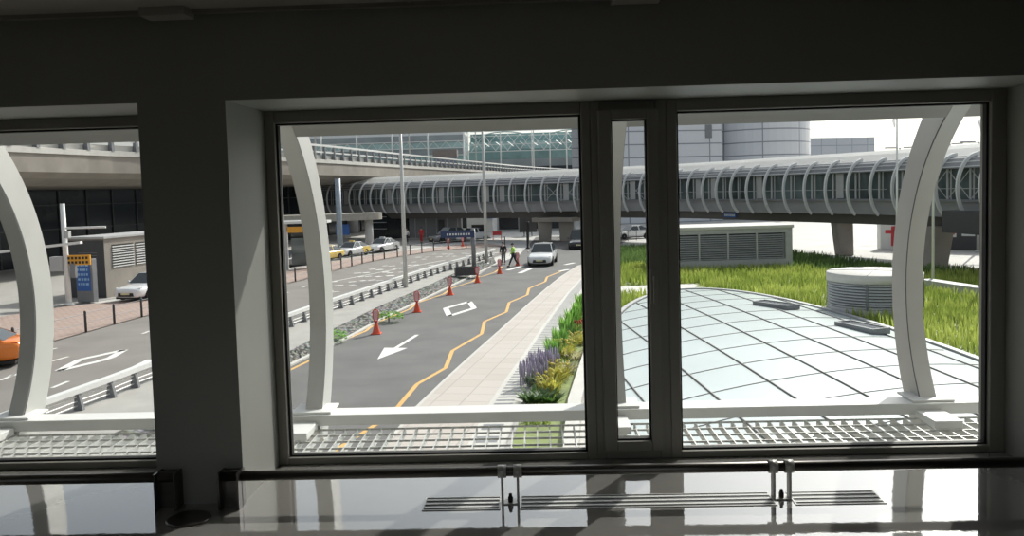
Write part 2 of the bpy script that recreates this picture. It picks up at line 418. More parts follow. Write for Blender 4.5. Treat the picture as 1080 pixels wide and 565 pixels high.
# ------------------------------------------------------------------ 2. outside shell of the walkway: ribs, edge beam, grating, eave
RC_Y, RC_Z, RI, RO = 4.25, 4.95, 1.45, 1.68
def rib(x, label):
    t = thing('curved_rib', label, 'rib', (x, 5.5, FZ), group='curved ribs outside the windows')
    hw = .055; prof = []
    for k in range(41):
        a = R_(-37+k*(63+37)/40); prof.append((a, RI, RO))
    vs = []; fs = []
    for (a, ri, ro) in prof:
        for (dx, rr) in ((-hw, ri), (hw, ri), (hw, ro), (-hw, ro)):
            vs.append((dx, RC_Y+rr*math.cos(a)-5.5, RC_Z+rr*math.sin(a)-FZ))
    n = len(prof)
    for i in range(n-1):
        for k in range(4): fs.append((i*4+k, i*4+(k+1) % 4, (i+1)*4+(k+1) % 4, (i+1)*4+k))
    fs += [(0,1,2,3), ((n-1)*4+3, (n-1)*4+2, (n-1)*4+1, (n-1)*4)]
    b = MB().add(vs, fs); o = b.build('arc', M['alu'], t)
    k = MB(); k.box(-.14, .14, -.08, .16, .095, .112); k.box(-.13, .05, -.36, -.1, .0, .05); k.build('base_plate', M['white'], t, bevel=.004)
    l1, l2 = MB(), MB()
    for (a0, r0, _), (a1, r1, _) in zip(prof, prof[1:]):
        for sx, l in ((-1, l1), (1, l2)):
            q = [V((sx*hw, RC_Y+(RI+d_)*math.cos(a_)-5.5, RC_Z+(RI+d_)*math.sin(a_)-FZ)) for a_, d_ in ((a0, .004), (a0, .013), (a1, .013), (a1, .004))]
            l.add(q+[p_+V((sx*.002, 0, 0)) for p_ in q], [(0, 1, 2, 3), (4, 5, 6, 7), (0, 1, 5, 4), (2, 3, 7, 6), (1, 2, 6, 5), (3, 0, 4, 7)])
    l1.build('joint_line', M['dgrey'], t); l2.build('joint_line', M['dgrey'], t)
    return t
rib_labels = ['broad curved rib outside the window left of the pillar', 'curved rib at the left edge of the window right of the pillar',
              'curved rib mostly hidden behind the narrow casement', 'curved rib crossing the far right of the right window']
for x, l in zip((-3.70, -1.58, .535, 2.645), rib_labels): rib(x, l)
e = MB().box(-6.5, 6.5, 5.42, 5.56, 4.115, 4.185); e.box(-6.5, 6.5, 5.40, 5.58, 4.185, 4.195)
tag(e.build('edge_beam', M['white'], bevel=.003), 'long white edge beam along the outer side of the grating', 'beam')
gr = thing('walkway_grating', 'galvanised bar grating strip outside along all the windows', 'grating', (0, 5.1, FZ))
bb = MB()
n = 0; x = -5.6
while x < 4.4:
    bb.box(x-.004, x+.004, -.24, .31, -.05, -.004); x += .082
bb.build('bearing_bar', M['galv'], gr, kind='stuff')
cb = MB()
for y in (-.24, -.1, .035, .17, .305): cb.box(-5.6, 4.4, y-.003, y+.003, -.016, -.003)
cb.build('cross_bar', M['galv'], gr)
ev = MB(); A = []; B = []
prof = [(RC_Y+RI*math.cos(R_(a))+.004, RC_Z+RI*math.sin(R_(a))) for a in range(51, 65, 3)]
prof2 = [(RC_Y+(RI+.05)*math.cos(R_(a)), RC_Z+(RI+.05)*math.sin(R_(a))) for a in range(63, 50, -3)]
allp = prof+prof2+[]
vs = [(-6.5, p[0], p[1]) for p in allp]+[(6.5, p[0], p[1]) for p in allp]; n = len(allp)
ev.add(vs, [(i, (i+1) % n, n+(i+1) % n, n+i) for i in range(n)]+[tuple(range(n)), tuple(range(2*n-1, n-1, -1))])
tag(ev.build('eave', M['eave']), 'pale grey curved eave panel above the windows outside', 'eave')
MB().box(X0, X1, 4.86, 5.6, FZ-.7, FZ-.06).hexa and None
s_ = MB(); s_.box(X0, X1, 4.78, 4.86, FZ-.5, FZ-.002); s_.build('trim_4', M['lgrey'], kind='structure')

# ------------------------------------------------------------------ 3. ground
def flat(name, pts, z, m, d=.05): return MB().poly([(p[0], p[1]) for p in pts], z-d, z).build(name, m, kind='structure')
flat('ground', [(-260, -20), (260, -20), (260, 420), (-260, 420)], -.03, M['pale'], .2)
Lk = [(-10.2, 2), (-9.3, 12), (-8.5, 20), (-7.9, 26.2), (-7.1, 31), (-6.75, 33), (-5.9, 38), (-4.75, 43.65), (-3.85, 49.2), (-2.8, 55), (-2.0, 62)]
Rk = [(-4.6, 2), (-4.0, 12), (-3.32, 20.98), (-2.9, 24), (-2.28, 28.07), (-1.5, 33), (-.34, 40.69), (.75, 47.4), (1.51, 51.78), (2.4, 56), (3.06, 59.11)]
rm = MB(); rm.strip([(p[0]-1.1, p[1], 0) for p in Lk]+[(-1.5, 70, 0), (0, 96, 0)], [(p[0], p[1], 0) for p in Rk]+[(6, 70, 0), (12, 96, 0)])
rm.build('road', M['asph'], kind='structure')
Rs = [(-1.6, 2), (-1.2, 12), (-.47, 20.96), (-.1, 24), (.38, 27.46), (1.0, 32.4), (1.9, 39), (2.46, 43.14), (3.1, 47), (3.9, 52), (4.6, 57)]
sw = MB()
Rk3 = [(p[0]+.1, p[1]) for p in Rk]
Rs3 = [(p[0]-.92, p[1]) for p in Rs]
sw.strip([(p[0], p[1], .03) for p in Rk3], [(p[0], p[1], .03) for p in Rs3])
sw.build('sidewalk', M['walk'], kind='structure')
kb = MB()
kb.strip([(p[0], p[1], .035) for p in Rk], [(p[0], p[1], .035) for p in Rk3]); kb.strip([(p[0], p[1], -.02) for p in Rk], [(p[0], p[1], .035) for p in Rk])
kb.build('kerb', M['stone_w'], kind='structure')
dr = MB(); dr.strip([(p[0], p[1], .032) for p in Rs3], [(p[0], p[1], .032) for p in Rs]); dr.build('sidewalk.001', M['stone_w'], kind='structure')
dg = MB()
for a, b, c, d in zip(Rs3, Rs3[1:], Rs, Rs[1:]):
    a, b, c, d = [V((q[0], q[1], .036)) for q in (a, b, c, d)]
    L = int((b-a).length/.32)
    for k in range(L):
        t0, t1 = (k+.25)/L, (k+.68)/L
        p, q = a.lerp(b, t0), a.lerp(b, t1); r, s = c.lerp(d, t0), c.lerp(d, t1)
        dg.add([p.lerp(r, .15), p.lerp(r, .7), q.lerp(s, .7), q.lerp(s, .15)], [(0, 1, 2, 3)])
dg.build('trim_5', M['mgrey'], kind='structure')
# verge between sidewalk and glass roof
Bw = [(-.3, 2), (.1, 12), (.72, 20.5), (1.42, 26), (2.15, 32), (3.0, 40), (3.7, 46), (4.3, 52)]
bed = MB(); Rb = [(-1.6, 2), (-1.2, 12), (-.52, 20.5), (.2, 26), (.94, 32), (2.02, 40), (2.95, 46), (3.9, 52)]
bed.strip([(p[0], p[1], .05) for p in Rb], [(p[0], p[1], .05) for p in Bw]); bed.build('flower_bed', M['turf'], kind='structure')
bw = MB().sweep(Bw, [(0, -.02), (0, .3), (-.34, .3), (-.34, -.02)]); tag(bw.build('bed_wall', M['stone_w']), 'low white stone wall along the right side of the flower bed', 'wall')
bk = MB().sweep(Rb, [(.0, 0), (.0, .12), (-.1, .12), (-.1, 0)]); tag(bk.build('bed_edging', M['concrete']), 'pale edging strip between the sidewalk and the flower bed', 'edging')

# stone bank + raised median + guard rail on the left of the road
lo = [(300, 386), (327, 373), (362, 357), (399, 337), (439, 318), (471, 303), (508, 285), (524, 277)]
up = [(296, 375), (322, 361), (357, 344), (399, 323), (449, 302), (481, 287), (504, 277), (520, 271)]
lo = [g(x, y, .04) for x, y in lo]; up = [g(x, y, .2) for x, y in up]
lo = [V((-10.9, 2, .04)), V((-10, 12, .04))]+lo; up = [V((-11.9, 2, .2)), V((-11.0, 12, .2))]+up
def dens(P, n): return [P[i].lerp(P[i+1], k/n) for i in range(len(P)-1) for k in range(n)]+[P[-1]]
lo2, up2 = dens(lo, 14), dens(up, 14)
rows = []
for j in range(6):
    rows.append([a.lerp(b, j/5)+V((random.uniform(-.05, .05), 0, random.uniform(-.04, .05) if 0 < j < 5 else 0)) for a, b in zip(lo2, up2)])
rb = MB()
for a, b in zip(rows, rows[1:]): rb.strip(a, b)
tag(rb.build('stone_bank', M['rubble'], fix=True), 'sloping dry stone bank along the left side of the road', 'bank', kind='stuff')
kb = MB(); kb.strip([p+V((.0, 0, .02)) for p in lo], [p+V((.16, 0, .02)) for p in lo]); kb.strip([p+V((.16, 0, .02)) for p in lo], [p+V((.16, 0, -.05)) for p in lo])
kb.build('kerb.001', M['stone_w'], kind='structure')
MZ = .2
gf = [V((-14.7, 4, 0)), V((-13.52, 12, 0))]+[g(x, y, MZ) for x, y in ((86, 431), (118, 418.6), (146, 407), (316.8, 340.5), (355, 326.5), (385.4, 315.7), (415.7, 304.4), (442.4, 295), (468.4, 286.3), (500, 277))]+[V((-3.3, 69, 0))]
gf = [(q.x, q.y) for q in gf]
gf = catmull(gf, 1.3)
ml = [V((p.x-.25, p.y, MZ)) for p in gf]
def resamp(P, n):
    L = [0]
    for a, b in zip(P, P[1:]): L.append(L[-1]+(b-a).length)
    out = []
    for k in range(n):
        s = L[-1]*k/(n-1); i = max(j for j in range(len(L)) if L[j] <= s+1e-9); i = min(i, len(P)-2)
        out.append(P[i].lerp(P[i+1], (s-L[i])/(L[i+1]-L[i])))
    return out
md = MB(); u3 = resamp(up, 40); m3 = resamp(ml, 40)
md.strip(u3, m3); md.strip(m3, [V((p.x, p.y, -.02)) for p in m3]); md.build('median', M['concrete'], kind='structure')
gt = thing('guard_rail', 'white topped steel guard rail along the raised median', 'guard rail')
cap = MB(); cap.sweep([(p.x, p.y) for p in gf], [(-.1, MZ+.46), (.1, MZ+.46), (.11, MZ+.6), (-.11, MZ+.6)]); cap.build('top_rail', M['white'], gt)
for z in (MZ+.12, MZ+.24, MZ+.36):
    MB().tube([(p.x, p.y, z) for p in gf], .022, 6).build('rail', M['galv'], gt)
for p, q in zip(gf, gf[1:]):
    d = (q-p).normalized(); nn = V((-d.y, d.x, 0))
    MB().hexa([p+nn*.12-d*.05+V((0,0,MZ)), p-nn*.16-d*.05+V((0,0,MZ)), p-nn*.16+d*.05+V((0,0,MZ)), p+nn*.12+d*.05+V((0,0,MZ)),
               p+nn*.05-d*.05+V((0,0,MZ+.46)), p-nn*.05-d*.05+V((0,0,MZ+.46)), p-nn*.05+d*.05+V((0,0,MZ+.46)), p+nn*.05+d*.05+V((0,0,MZ+.46))]).build('post', M['mgrey'], gt)
# left-hand roads
fl = [(-21.5, 5), (-21, 20), (-20.2, 30), (-19.81, 33.34), (-19.25, 38.9), (-17.4, 47), (-15.83, 53.95), (-15.0, 61), (-13.6, 68.07), (-11.6, 73), (-9.27, 77.97), (-5.5, 81), (-2, 82)]
flp = catmull(fl, 2.1)
lr = MB(); a3 = resamp(flp, 40); b3 = resamp([V((p.x-.2, p.y, 0)) for p in gf]+[V((-1.9, 76, 0))], 40)
lr.strip([V((p.x, p.y, -.005)) for p in a3], [V((p.x, p.y, -.005)) for p in b3]); lr.build('road.001', M['asph2'], kind='structure')
pv = MB(); pv.strip([V((p.x, p.y, .03)) for p in resamp([V((-32, 5, 0)), V((-30, 30, 0)), V((-26.2, 42.5, 0)), V((-22.5, 46, 0)), V((-18, 66, 0)), V((-13.5, 78, 0)), V((-6, 88, 0))], 40)], [V((p.x, p.y, .03)) for p in a3])
pv.build('pavement', M['pink'], kind='structure')
ap = MB(); ap.strip([V((-60, 5, -.01)), V((-58, 45, -.01)), V((-40, 75, -.01)), V((-22, 100, -.01))], [V((-30, 5, -.01)), V((-26.2, 42.5, -.01)), V((-18, 66, -.01)), V((-8, 97, -.01))])
ap.build('road.002', M['concrete'], kind='structure')
# post-and-wire fence
fp = thing('post_fence', 'dark low post fence with thin wires between the left road and the pink pavers', 'fence')
for z in (.42, .84): MB().tube([(p.x, p.y, z) for p in flp], .014, 5).build('wire', M['mgrey'], fp)
for p in flp: MB().lathe([(.055, 0), (.055, .86), (.045, .92), (0, .94)], 8, (p.x, p.y, .03)).build('post', M['dgrey'], fp)

# road markings
mk = MB()
def line(mb, pts, w, z=.006):
    P = [V((p[0], p[1], z)) for p in pts]; A = []; B = []
    for i, p in enumerate(P):
        d = (P[min(i+1, len(P)-1)]-P[max(i-1, 0)]).normalized(); n = V((-d.y, d.x, 0))*w/2; A.append(p+n); B.append(p-n)
    mb.strip(A, B)
zz = [(412, 438), (440, 405), (470, 388), (477, 370), (508, 352), (511, 339), (534, 329), (537, 319), (556, 311), (558, 304), (575, 297), (577, 292), (592, 286)]
zz = [g(x, y) for x, y in zz]
zz = [V((-4.9, 16.5, 0))]+zz
for a, b in zip(zz, zz[1:]): line(mk, (a, b), .14)
yl = [(300, 393), (327, 380), (332, 376)], [(352, 363), (386, 349), (397, 340)], [(398, 340), (432, 326), (440, 319)], [(441, 319), (468, 310), (476, 304)], [(476, 304), (498, 297), (506, 291)], [(507, 292), (522, 287), (530, 281)]
pts = [g(x, y) for q in yl for x, y in q]
for q in yl:
    P = [g(x, y) for x, y in q]
    for a, b in zip(P, P[1:]): line(mk, (a, b), .13)
mk.build('road_marking', M['yellow'], kind='structure')
mw = MB()
# arrow pointing towards us
tip, tail = g(398, 379), g(440, 353); d = (tip-tail).normalized(); n = V((-d.y, d.x, 0))
line(mw, (tail, tip-d*2.0), .16)
h0 = tip-d*2.0
mw.add([tip+V((0,0,.006)), h0+n*.45+V((0,0,.006)), h0-n*.45+V((0,0,.006))], [(0, 1, 2)])
q = [g(470, 325), g(495, 318), g(500, 325), g(474, 333)]
for a, b in zip(q, q[1:]+q[:1]): line(mw, (a, b), .28)
for (a, b) in (((560, 283), (548, 288)), ((552, 280), (535, 285)), ((606, 277), (596, 279)), ((600, 284), (590, 286))): line(mw, (g(*a), g(*b)), .35)
mw.build('road_marking.001', M['wpaint'], kind='structure')
ml_ = MB()
def diamond(pp, w):
    P = [g(x, y) for x, y in pp]
    for a, b in zip(P, P[1:]+P[:1]): line(ml_, (a, b), w)
diamond([(62, 391), (85, 379), (131, 369), (117, 377), (104, 381)], .3)
line(ml_, (g(136, 392), g(162, 379)), .5)
for s, e in (((0, 401), (33, 389)), ((55, 409), (72, 402)), ((54, 381), (72, 376)), ((52, 369), (60, 367)), ((0, 379), (8, 377)), ((20, 362), (60, 352)), ((10, 397), (14, 395)), ((150, 352), (158, 349)), ((120, 400), (128, 397))):
    line(ml_, (g(*s), g(*e)), .14)
# random short white dashes on the far lanes
random.seed(3)
for row in range(11):
    for k in range(13):
        Y = 47+row*2.6+random.uniform(-.4, .4); X = -15.2+row*.52+k*.62+random.uniform(-.15, .15)
        if random.random() < .62: line(ml_, ((X, Y), (X+random.uniform(.3, .5), Y+.3)), random.uniform(.2, .5))
line(ml_, (g(318, 303), g(470, 274)), .15); line(ml_, (g(305, 330), g(330, 322)), .15)
for k in range(12):
    a = V((-12.8+k*.55, 79.5+k*.35, 0)); line(ml_, (a, a+V((.28, -2.4, 0))), .3)
ml_.build('road_marking.002', M['wpaint'], kind='structure')

# ------------------------------------------------------------------ 4. lawn, glass roof, vents
lawn = [(2.3, 10), (2.5, 24), (3.3, 36), (4.0, 46), (4.4, 58), (8, 74), (20, 70), (20.5, 62), (22.8, 52), (27, 47), (31, 44), (31, 14), (18, 8)]
flat('lawn', lawn, .02, M['turf'], .05)
DY, DA, DB, DH = 20., 5.7, 22.6, .45
def dx(y): return 7.75+.04*(y-30)
DX = 7.4
def dome_z(x, y):
    r2 = ((x-dx(y))/DA)**2+((y-DY)/DB)**2
    return .18+DH*(1-r2)
def inside_poly(x, y, P):
    c = False
    for (a, b), (d, e) in zip(P, P[1:]+P[:1]):
        if (b > y) != (e > y) and x < (d-a)*(y-b)/(e-b)+a: c = not c
    return c
dm = thing('glass_roof', 'long shallow frosted glass roof panelled in a grid beside the lawn', 'glass roof', (0, 0, 0))
N = 56; K = 16; vs = []; fs = []
for i in range(K+1):
    r = i/K
    for k in range(N):
        a = 2*PI*k/N; y = DY+DB*r*math.sin(a); x = dx(y)+DA*r*math.cos(a); vs.append((x, y, dome_z(x, y)))
for i in range(K):
    for k in range(N): fs.append((i*N+k, i*N+(k+1) % N, (i+1)*N+(k+1) % N, (i+1)*N+k))
MB().add(vs, fs, True).build('glass_skin', M['domeglass'], dm)
rim = MB(); ring = [(dx(DY+DB*math.sin(2*PI*k/96))+(DA+.15)*math.cos(2*PI*k/96), DY+(DB+.15)*math.sin(2*PI*k/96)) for k in range(97)]
rim.sweep(ring, [(-.12, 0), (-.12, .24), (.08, .24), (.08, 0)]); rim.build('rim', M['lgrey'], dm)
for k in range(-1, 6):
    q = []
    for i in range(81):
        y = DY-DB+2*DB*i/80; x = 4.3+1.67*k-.07*(y-19.4)
        if ((x-dx(y))/DA)**2+((y-DY)/DB)**2 < 1: q.append((x, y, dome_z(x, y)+.015))
    if len(q) > 2: MB().tube(q, .026, 5).build('long_bar', M['domebar'], dm)
y = 3.7
while y < DY+DB+3:
    if True:
        q = []
        for i in range(61):
            x = DX-DA-.5+2*(DA+.8)*i/60; yy = y+(x-DX)*.42
            if ((x-dx(yy))/DA)**2+((yy-DY)/DB)**2 < 1: q.append((x, yy, dome_z(x, yy)+.004))
        if len(q) > 2: MB().tube(q, .016, 4).build('cross_bar', M['domebar'], dm)
    y += 2.2
def flap(x, y, L, rz, label):
    z = dome_z(x, y)
    t = thing('roof_vent_flap', label, 'vent flap', (x, y, z+.1), rz, 'open vent flaps on the glass roof')
    f = MB(); f.box(-L/2, L/2, -.38, -.32, -.12, .1); f.box(-L/2, L/2, .32, .38, -.12, .1); f.box(-L/2, -L/2+.05, -.32, .32, -.12, .1); f.box(L/2-.05, L/2, -.32, .32, -.12, .1)
    f.build('frame', M['mgrey'], t)
    s = MB()
    for k in range(5): s.hexa([(-L/2+.05, -.28+k*.12, -.06), (L/2-.05, -.28+k*.12, -.06), (L/2-.05, -.27+k*.12, -.06), (-L/2+.05, -.27+k*.12, -.06), (-L/2+.05, -.22+k*.12, .06), (L/2-.05, -.22+k*.12, .06), (L/2-.05, -.21+k*.12, .06), (-L/2+.05, -.21+k*.12, .06)])
    s.build('slats', M['louvre'], t); MB().box(-L/2+.05, L/2-.05, -.32, .32, -.11, -.09).build('back', M['darkhole'], t)
flap(10.2, 34.6, 1.9, R_(-58), 'open vent flap on the far edge of the glass roof below the grass')
flap(11.55, 28.9, 1.9, R_(-70), 'open vent flap on the glass roof in front of the round louvred drum')
# box-shaped louvred vent
vb = thing('vent_building', 'long low concrete vent building with four louvred bays on the lawn', 'vent building', (12.6, 55.3, 0), R_(2))
W2 = 4.2
b = MB(); b.box(-W2, W2, -2, 2, 0, .68); b.box(-W2, W2, -2, 2, 2.4, 2.7); b.box(-W2, -W2+.35, -2, 2, .68, 2.4); b.box(W2-.45, W2, -2, 2, .68, 2.4); b.box(-W2+.35, W2-.45, -1.4, 2, .68, 2.4)
b.build('wall', M['lgrey'], vb)
MB().box(-W2-.08, W2+.08, -2.1, 2.1, 2.7, 2.9).build('roof_slab', M['stone_w'], vb, bevel=.02)
MB().box(-W2+.35, W2-.45, -1.42, -1.4, .68, 2.4).build('shaft', M['darkhole'], vb)
bw_ = (2*W2-.8)/4
for k in range(4):
    xa = -W2+.35+k*bw_
    l = MB()
    for j in range(12):
        z = .72+j*.137
        l.hexa([(xa+.06, -2.02, z), (xa+bw_-.06, -2.02, z), (xa+bw_-.06, -1.9, z+.055), (xa+.06, -1.9, z+.055), (xa+.06, -2.02, z+.03), (xa+bw_-.06, -2.02, z+.03), (xa+bw_-.06, -1.9, z+.085), (xa+.06, -1.9, z+.085)])
    l.build('louvre', M['louvre'], vb)
    MB().box(xa-.05, xa+.06, -2.03, -1.88, .68, 2.4).build('mullion', M['lgrey'], vb)
# round louvred drum
dr_ = thing('vent_drum', 'round louvred vent drum with a pale flat lid standing in the grass', 'vent drum', (14.5, 34.95, 0))
Rd = 1.9
MB().lathe([(Rd-.02, 0), (Rd, .02), (Rd, .34), (Rd-.1, .36)], 64).build('base_ring', M['lgrey'], dr_)
MB().lathe([(Rd-.16, .3), (Rd-.16, 1.5)], 64).build('shaft', M['darkhole'], dr_)
for j in range(9):
    z = .36+j*.118
    MB().lathe([(Rd-.13, z+.075), (Rd-.01, z), (Rd, z+.02), (Rd-.12, z+.1)], 64).build('louvre', M['louvre'], dr_)
MB().lathe([(Rd-.05, 1.4), (Rd+.03, 1.41), (Rd+.03, 1.74), (Rd-.02, 1.77), (0, 1.82)], 64).build('lid', M['stone_w'], dr_)
for k in range(4):
    a = PI/4+k*PI/2+.25
    MB().bar((Rd*math.cos(a), Rd*math.sin(a), .3), (Rd*math.cos(a), Rd*math.sin(a), 1.45), .06, .06).build('mullion', M['mgrey'], dr_)
    MB().bar((0, 0, 1.825), (Rd*math.cos(a), Rd*math.sin(a), 1.775), .03, .02).build('lid_joint', M['mgrey'], dr_)
# path strip and flagpole footing
pt = MB(); pt.strip([V((3.6, 41.5, .04)), V((8, 43.3, .04)), V((9, 45, .04))], [V((4.0, 45.5, .04)), V((7.6, 46.2, .04)), V((9, 46.2, .04))]); pt.build('path', M['stone_w'], kind='structure')
ft = MB(); A_, B_ = g(976, 304), g(1085, 322)
ft.bar(A_+V((0, 0, .25)), B_+V((0, 0, .25)), .7, .5)
tag(ft.build('flagpole_footing', M['lgrey'], bevel=.02), 'long low pale footing that carries the flagpoles in the grass', 'footing')
def flagpole(px, py, H, label, flag=True, band=False):
    p = g(px, py); z0 = .5
    t = thing('flagpole', label, 'flagpole', (p.x, p.y, z0), group='flagpoles beyond the lawn')
    MB().tube([(0, 0, 0), (0, 0, H*.6), (0, 0, H)], [.075, .06, .035], 10).build('pole', M['white'], t)
    MB().lathe([(0, .16), (.05, .14), (.075, .08), (.05, .02), (0, 0)], 12, (0, 0, H)).build('finial', M['white'], t)
    if band: MB().lathe([(.13, 0), (.13, .95), (.1, 1.0)], 14).build('sleeve', M['mgrey'], t)
    if flag:
        f = MB(); vs = []; nx = 10
        for i in range(nx+1):
            u = i/nx
            for j in range(6):
                vv = j/5; vs.append((-.04-u*.42*(1-.35*vv), .1*math.sin(u*7+vv*2), H-.1-vv*.5-u*.3))
        fs = [(i*6+j, i*6+j+1, (i+1)*6+j+1, (i+1)*6+j) for i in range(nx) for j in range(5)]
        f.add(vs, fs, True); f.build('flag', P_['flag'], t)
flagpole(984, 303, 8., 'bare flagpole at the left end of the footing', False)
flagpole(1036, 311, 8.1, 'flagpole with a pale flag and a grey base sleeve at the right window edge', True, True)
p = at(946, 262, 44); flag_p = thing('flagpole', 'flagpole with a small pale flag left of the right-hand curved rib', 'flagpole', (p.x, 44, 0), group='flagpoles beyond the lawn')
MB().tube([(0, 0, 0), (0, 0, 9.05)], [.07, .04], 10).build('pole', M['white'], flag_p)
f = MB(); vs = []
for i in range(9):
    for j in range(6): vs.append((-.04-i*.05*(1-.05*j), .06*math.sin(i*.9+j*.4), 9.0-j*.1-i*.03))
f.add(vs, [(i*6+j, i*6+j+1, (i+1)*6+j+1, (i+1)*6+j) for i in range(8) for j in range(5)], True); f.build('flag', P_['flag'], flag_p)

# grass blades
random.seed(11)
def blades(name, label, test, n, m, box, hmin, hmax, wd):
    mb = MB(); k = 0
    while k < n:
        x = random.uniform(box[0], box[1]); y = random.uniform(box[2], box[3])
        if not test(x, y): continue
        k += 1
        h = random.uniform(hmin, hmax); a = random.uniform(0, PI); dx, dy = math.cos(a)*wd, math.sin(a)*wd
        lx, ly = random.uniform(-.25, .25)*h, random.uniform(-.25, .25)*h
        o = len(mb.v)
        mb.v += [(x-dx, y-dy, .02), (x+dx, y+dy, .02), (x+dx*.7+lx*.4, y+dy*.7+ly*.4, h*.6), (x-dx*.7+lx*.4, y-dy*.7+ly*.4, h*.6), (x+lx, y+ly, h)]
        mb.f += [(o, o+1, o+2, o+3), (o+3, o+2, o+4)]
    mb.sm = [False]*len(mb.f)
    return tag(mb.build(name, m, fix=False), label, 'grass', kind='stuff')
def on_lawn(x, y):
    if not inside_poly(x, y, lawn): return False
    if ((x-dx(y))/(DA+.4))**2+((y-DY)/(DB+.5))**2 < 1: return False
    if (x-14.5)**2+(y-34.95)**2 < 2.0**2: return False
    if 8.2 < x < 17 and 53 < y < 57.5: return False
    if abs((x-A_.x)*(B_.y-A_.y)-(y-A_.y)*(B_.x-A_.x))/(B_-A_).length < .75 and x > A_.x-.6: return False
    if 3.4 < x < 9.2 and 41.3 < y < 46.3 and y < 46.2 and y > 43.2+(x-8)*.3-.6: return False
    return True
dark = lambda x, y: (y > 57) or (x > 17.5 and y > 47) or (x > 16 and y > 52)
blades('tall_grass', 'tall light green grass around the glass roof', lambda x, y: on_lawn(x, y) and not dark(x, y), 26000, M['grass'], (2, 31, 22, 58), .3, .62, .035)
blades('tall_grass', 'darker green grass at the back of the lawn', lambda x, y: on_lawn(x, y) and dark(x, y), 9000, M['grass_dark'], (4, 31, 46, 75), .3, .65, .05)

# flower-bed plants, each one a thing
def plant(px, py, kind, H, label, r=.42, n=90, z=.05):
    p = g(px, py, z)
    t = thing(kind, label, 'plant', (p.x, p.y, z), group='plants in the flower bed')
    lm = {'lavender': 'gr', 'yellow_shrub': 'ye', 'grass_tuft': 'md', 'low_shrub': 'dk', 'spiky_agave': 'st', 'red_flower': 'md'}[kind]
    mb = MB()
    for k in range(n):
        a = random.uniform(0, 2*PI); rr = r*math.sqrt(random.random())*.5; x, y = rr*math.cos(a), rr*math.sin(a)
        up_ = kind in ('grass_tuft', 'lavender'); h = H*random.uniform(.6, 1)*(.55 if kind == 'lavender' else 1)
        sp = (.5 if up_ else 1.)*r*random.uniform(.4, 1.1); wd = .03 if kind != 'low_shrub' else .055
        b = a+random.uniform(-.6, .6); ex, ey = x+sp*math.cos(b), y+sp*math.sin(b); hz = h*(1 if up_ else random.uniform(.35, 1))
        nx, ny = -math.sin(b)*wd, math.cos(b)*wd
        mx_, my_ = (x+ex)/2, (y+ey)/2
        mb.add([(x-nx*.5, y-ny*.5, 0), (x+nx*.5, y+ny*.5, 0), (mx_+nx, my_+ny, hz*.65), (mx_-nx, my_-ny, hz*.65), (ex, ey, hz)], [(0, 1, 2, 3), (3, 2, 4)])
    mb.build('leaves', P_[lm], t)
    if kind in ('lavender', 'red_flower', 'yellow_shrub'):
        fl_ = MB(); fm = {'lavender': 'lavender', 'red_flower': 'rflower', 'yellow_shrub': 'yflower'}[kind]
        for k in range(34 if kind == 'lavender' else 16):
            a = random.uniform(0, 2*PI); rr = r*math.sqrt(random.random()); x, y = rr*math.cos(a), rr*math.sin(a); h = H*random.uniform(.75, 1.05)
            if kind == 'lavender': fl_.lathe([(.007, 0), (.007, h*.5), (.026, h*.54), (.022, h*.9), (.0, h)], 5, (x, y, 0))
            else: fl_.lathe([(.006, 0), (.006, h*.85), (.05, h*.88), (.05, h*.93), (0, h*.97)], 6, (x, y, 0))
        fl_.build('flowers', P_[fm], t)
PL = [('low_shrub', 563, 425, .45, 'low dark green shrub nearest the window at the front of the flower bed'),
      ('low_shrub', 577, 426, .4, 'low dark shrub beside the front shrub, against the white bed wall side'),
      ('lavender', 563, 407, .75, 'front left lavender clump with purple spikes by the sidewalk'),
      ('lavender', 570, 398, .8, 'second lavender clump with purple spikes, just behind the front one'),
      ('lavender', 578, 392, .8, 'lavender clump with purple spikes beside the straw-coloured tuft'),
      ('yellow_shrub', 581, 412, .6, 'bright yellow-green shrub at the front between shrub and lavender'),
      ('yellow_shrub', 588, 400, .6, 'yellow-green shrub behind the front yellow one'),
      ('yellow_shrub', 595, 376, .6, 'yellow-green shrub below the tall grass tufts'),
      ('spiky_agave', 597, 392, .4, 'pale straw-coloured spiky tuft in the middle of the bed'),
      ('spiky_agave', 607, 378, .35, 'pale spiky tuft close to the white bed wall'),
      ('grass_tuft', 583, 378, .8, 'tall green grass tuft next to the lavender, on the sidewalk side'),
      ('grass_tuft', 591, 368, .9, 'tall green grass tuft behind the lavender, middle of the bed'),
      ('grass_tuft', 597, 355, .9, 'tall green grass tuft halfway along the bed'),
      ('grass_tuft', 603, 346, .9, 'tall green grass tuft beyond the halfway tuft, near the red flowers'),
      ('red_flower', 606, 352, .6, 'small plant with red flowers among the grass tufts'),
      ('yellow_shrub', 611, 362, .5, 'yellow-green shrub against the window mullion, below the red flowers'),
      ('grass_tuft', 609, 338, .9, 'tall green grass tuft near the far end of the bed'),
      ('grass_tuft', 613, 328, .9, 'farthest tall green grass tuft at the end of the bed')]
for k_, x, y, H, l in PL: plant(x, y, k_, H, l)
def bedgrass():
    def test(x, y):
        t = (y-12)/(52-12); i = 0
        for a, b, c, d in zip(Rb, Rb[1:], Bw, Bw[1:]):
            if a[1] <= y <= b[1]:
                u = (y-a[1])/(b[1]-a[1]); return a[0]+(b[0]-a[0])*u+.15 < x < c[0]+(d[0]-c[0])*u-.4
        return False
    blades('bed_grass', 'short green ground cover between the flower bed plants', test, 4000, M['grass'], (-1.2, 4.5, 19, 50), .08, .22, .025)
bedgrass()
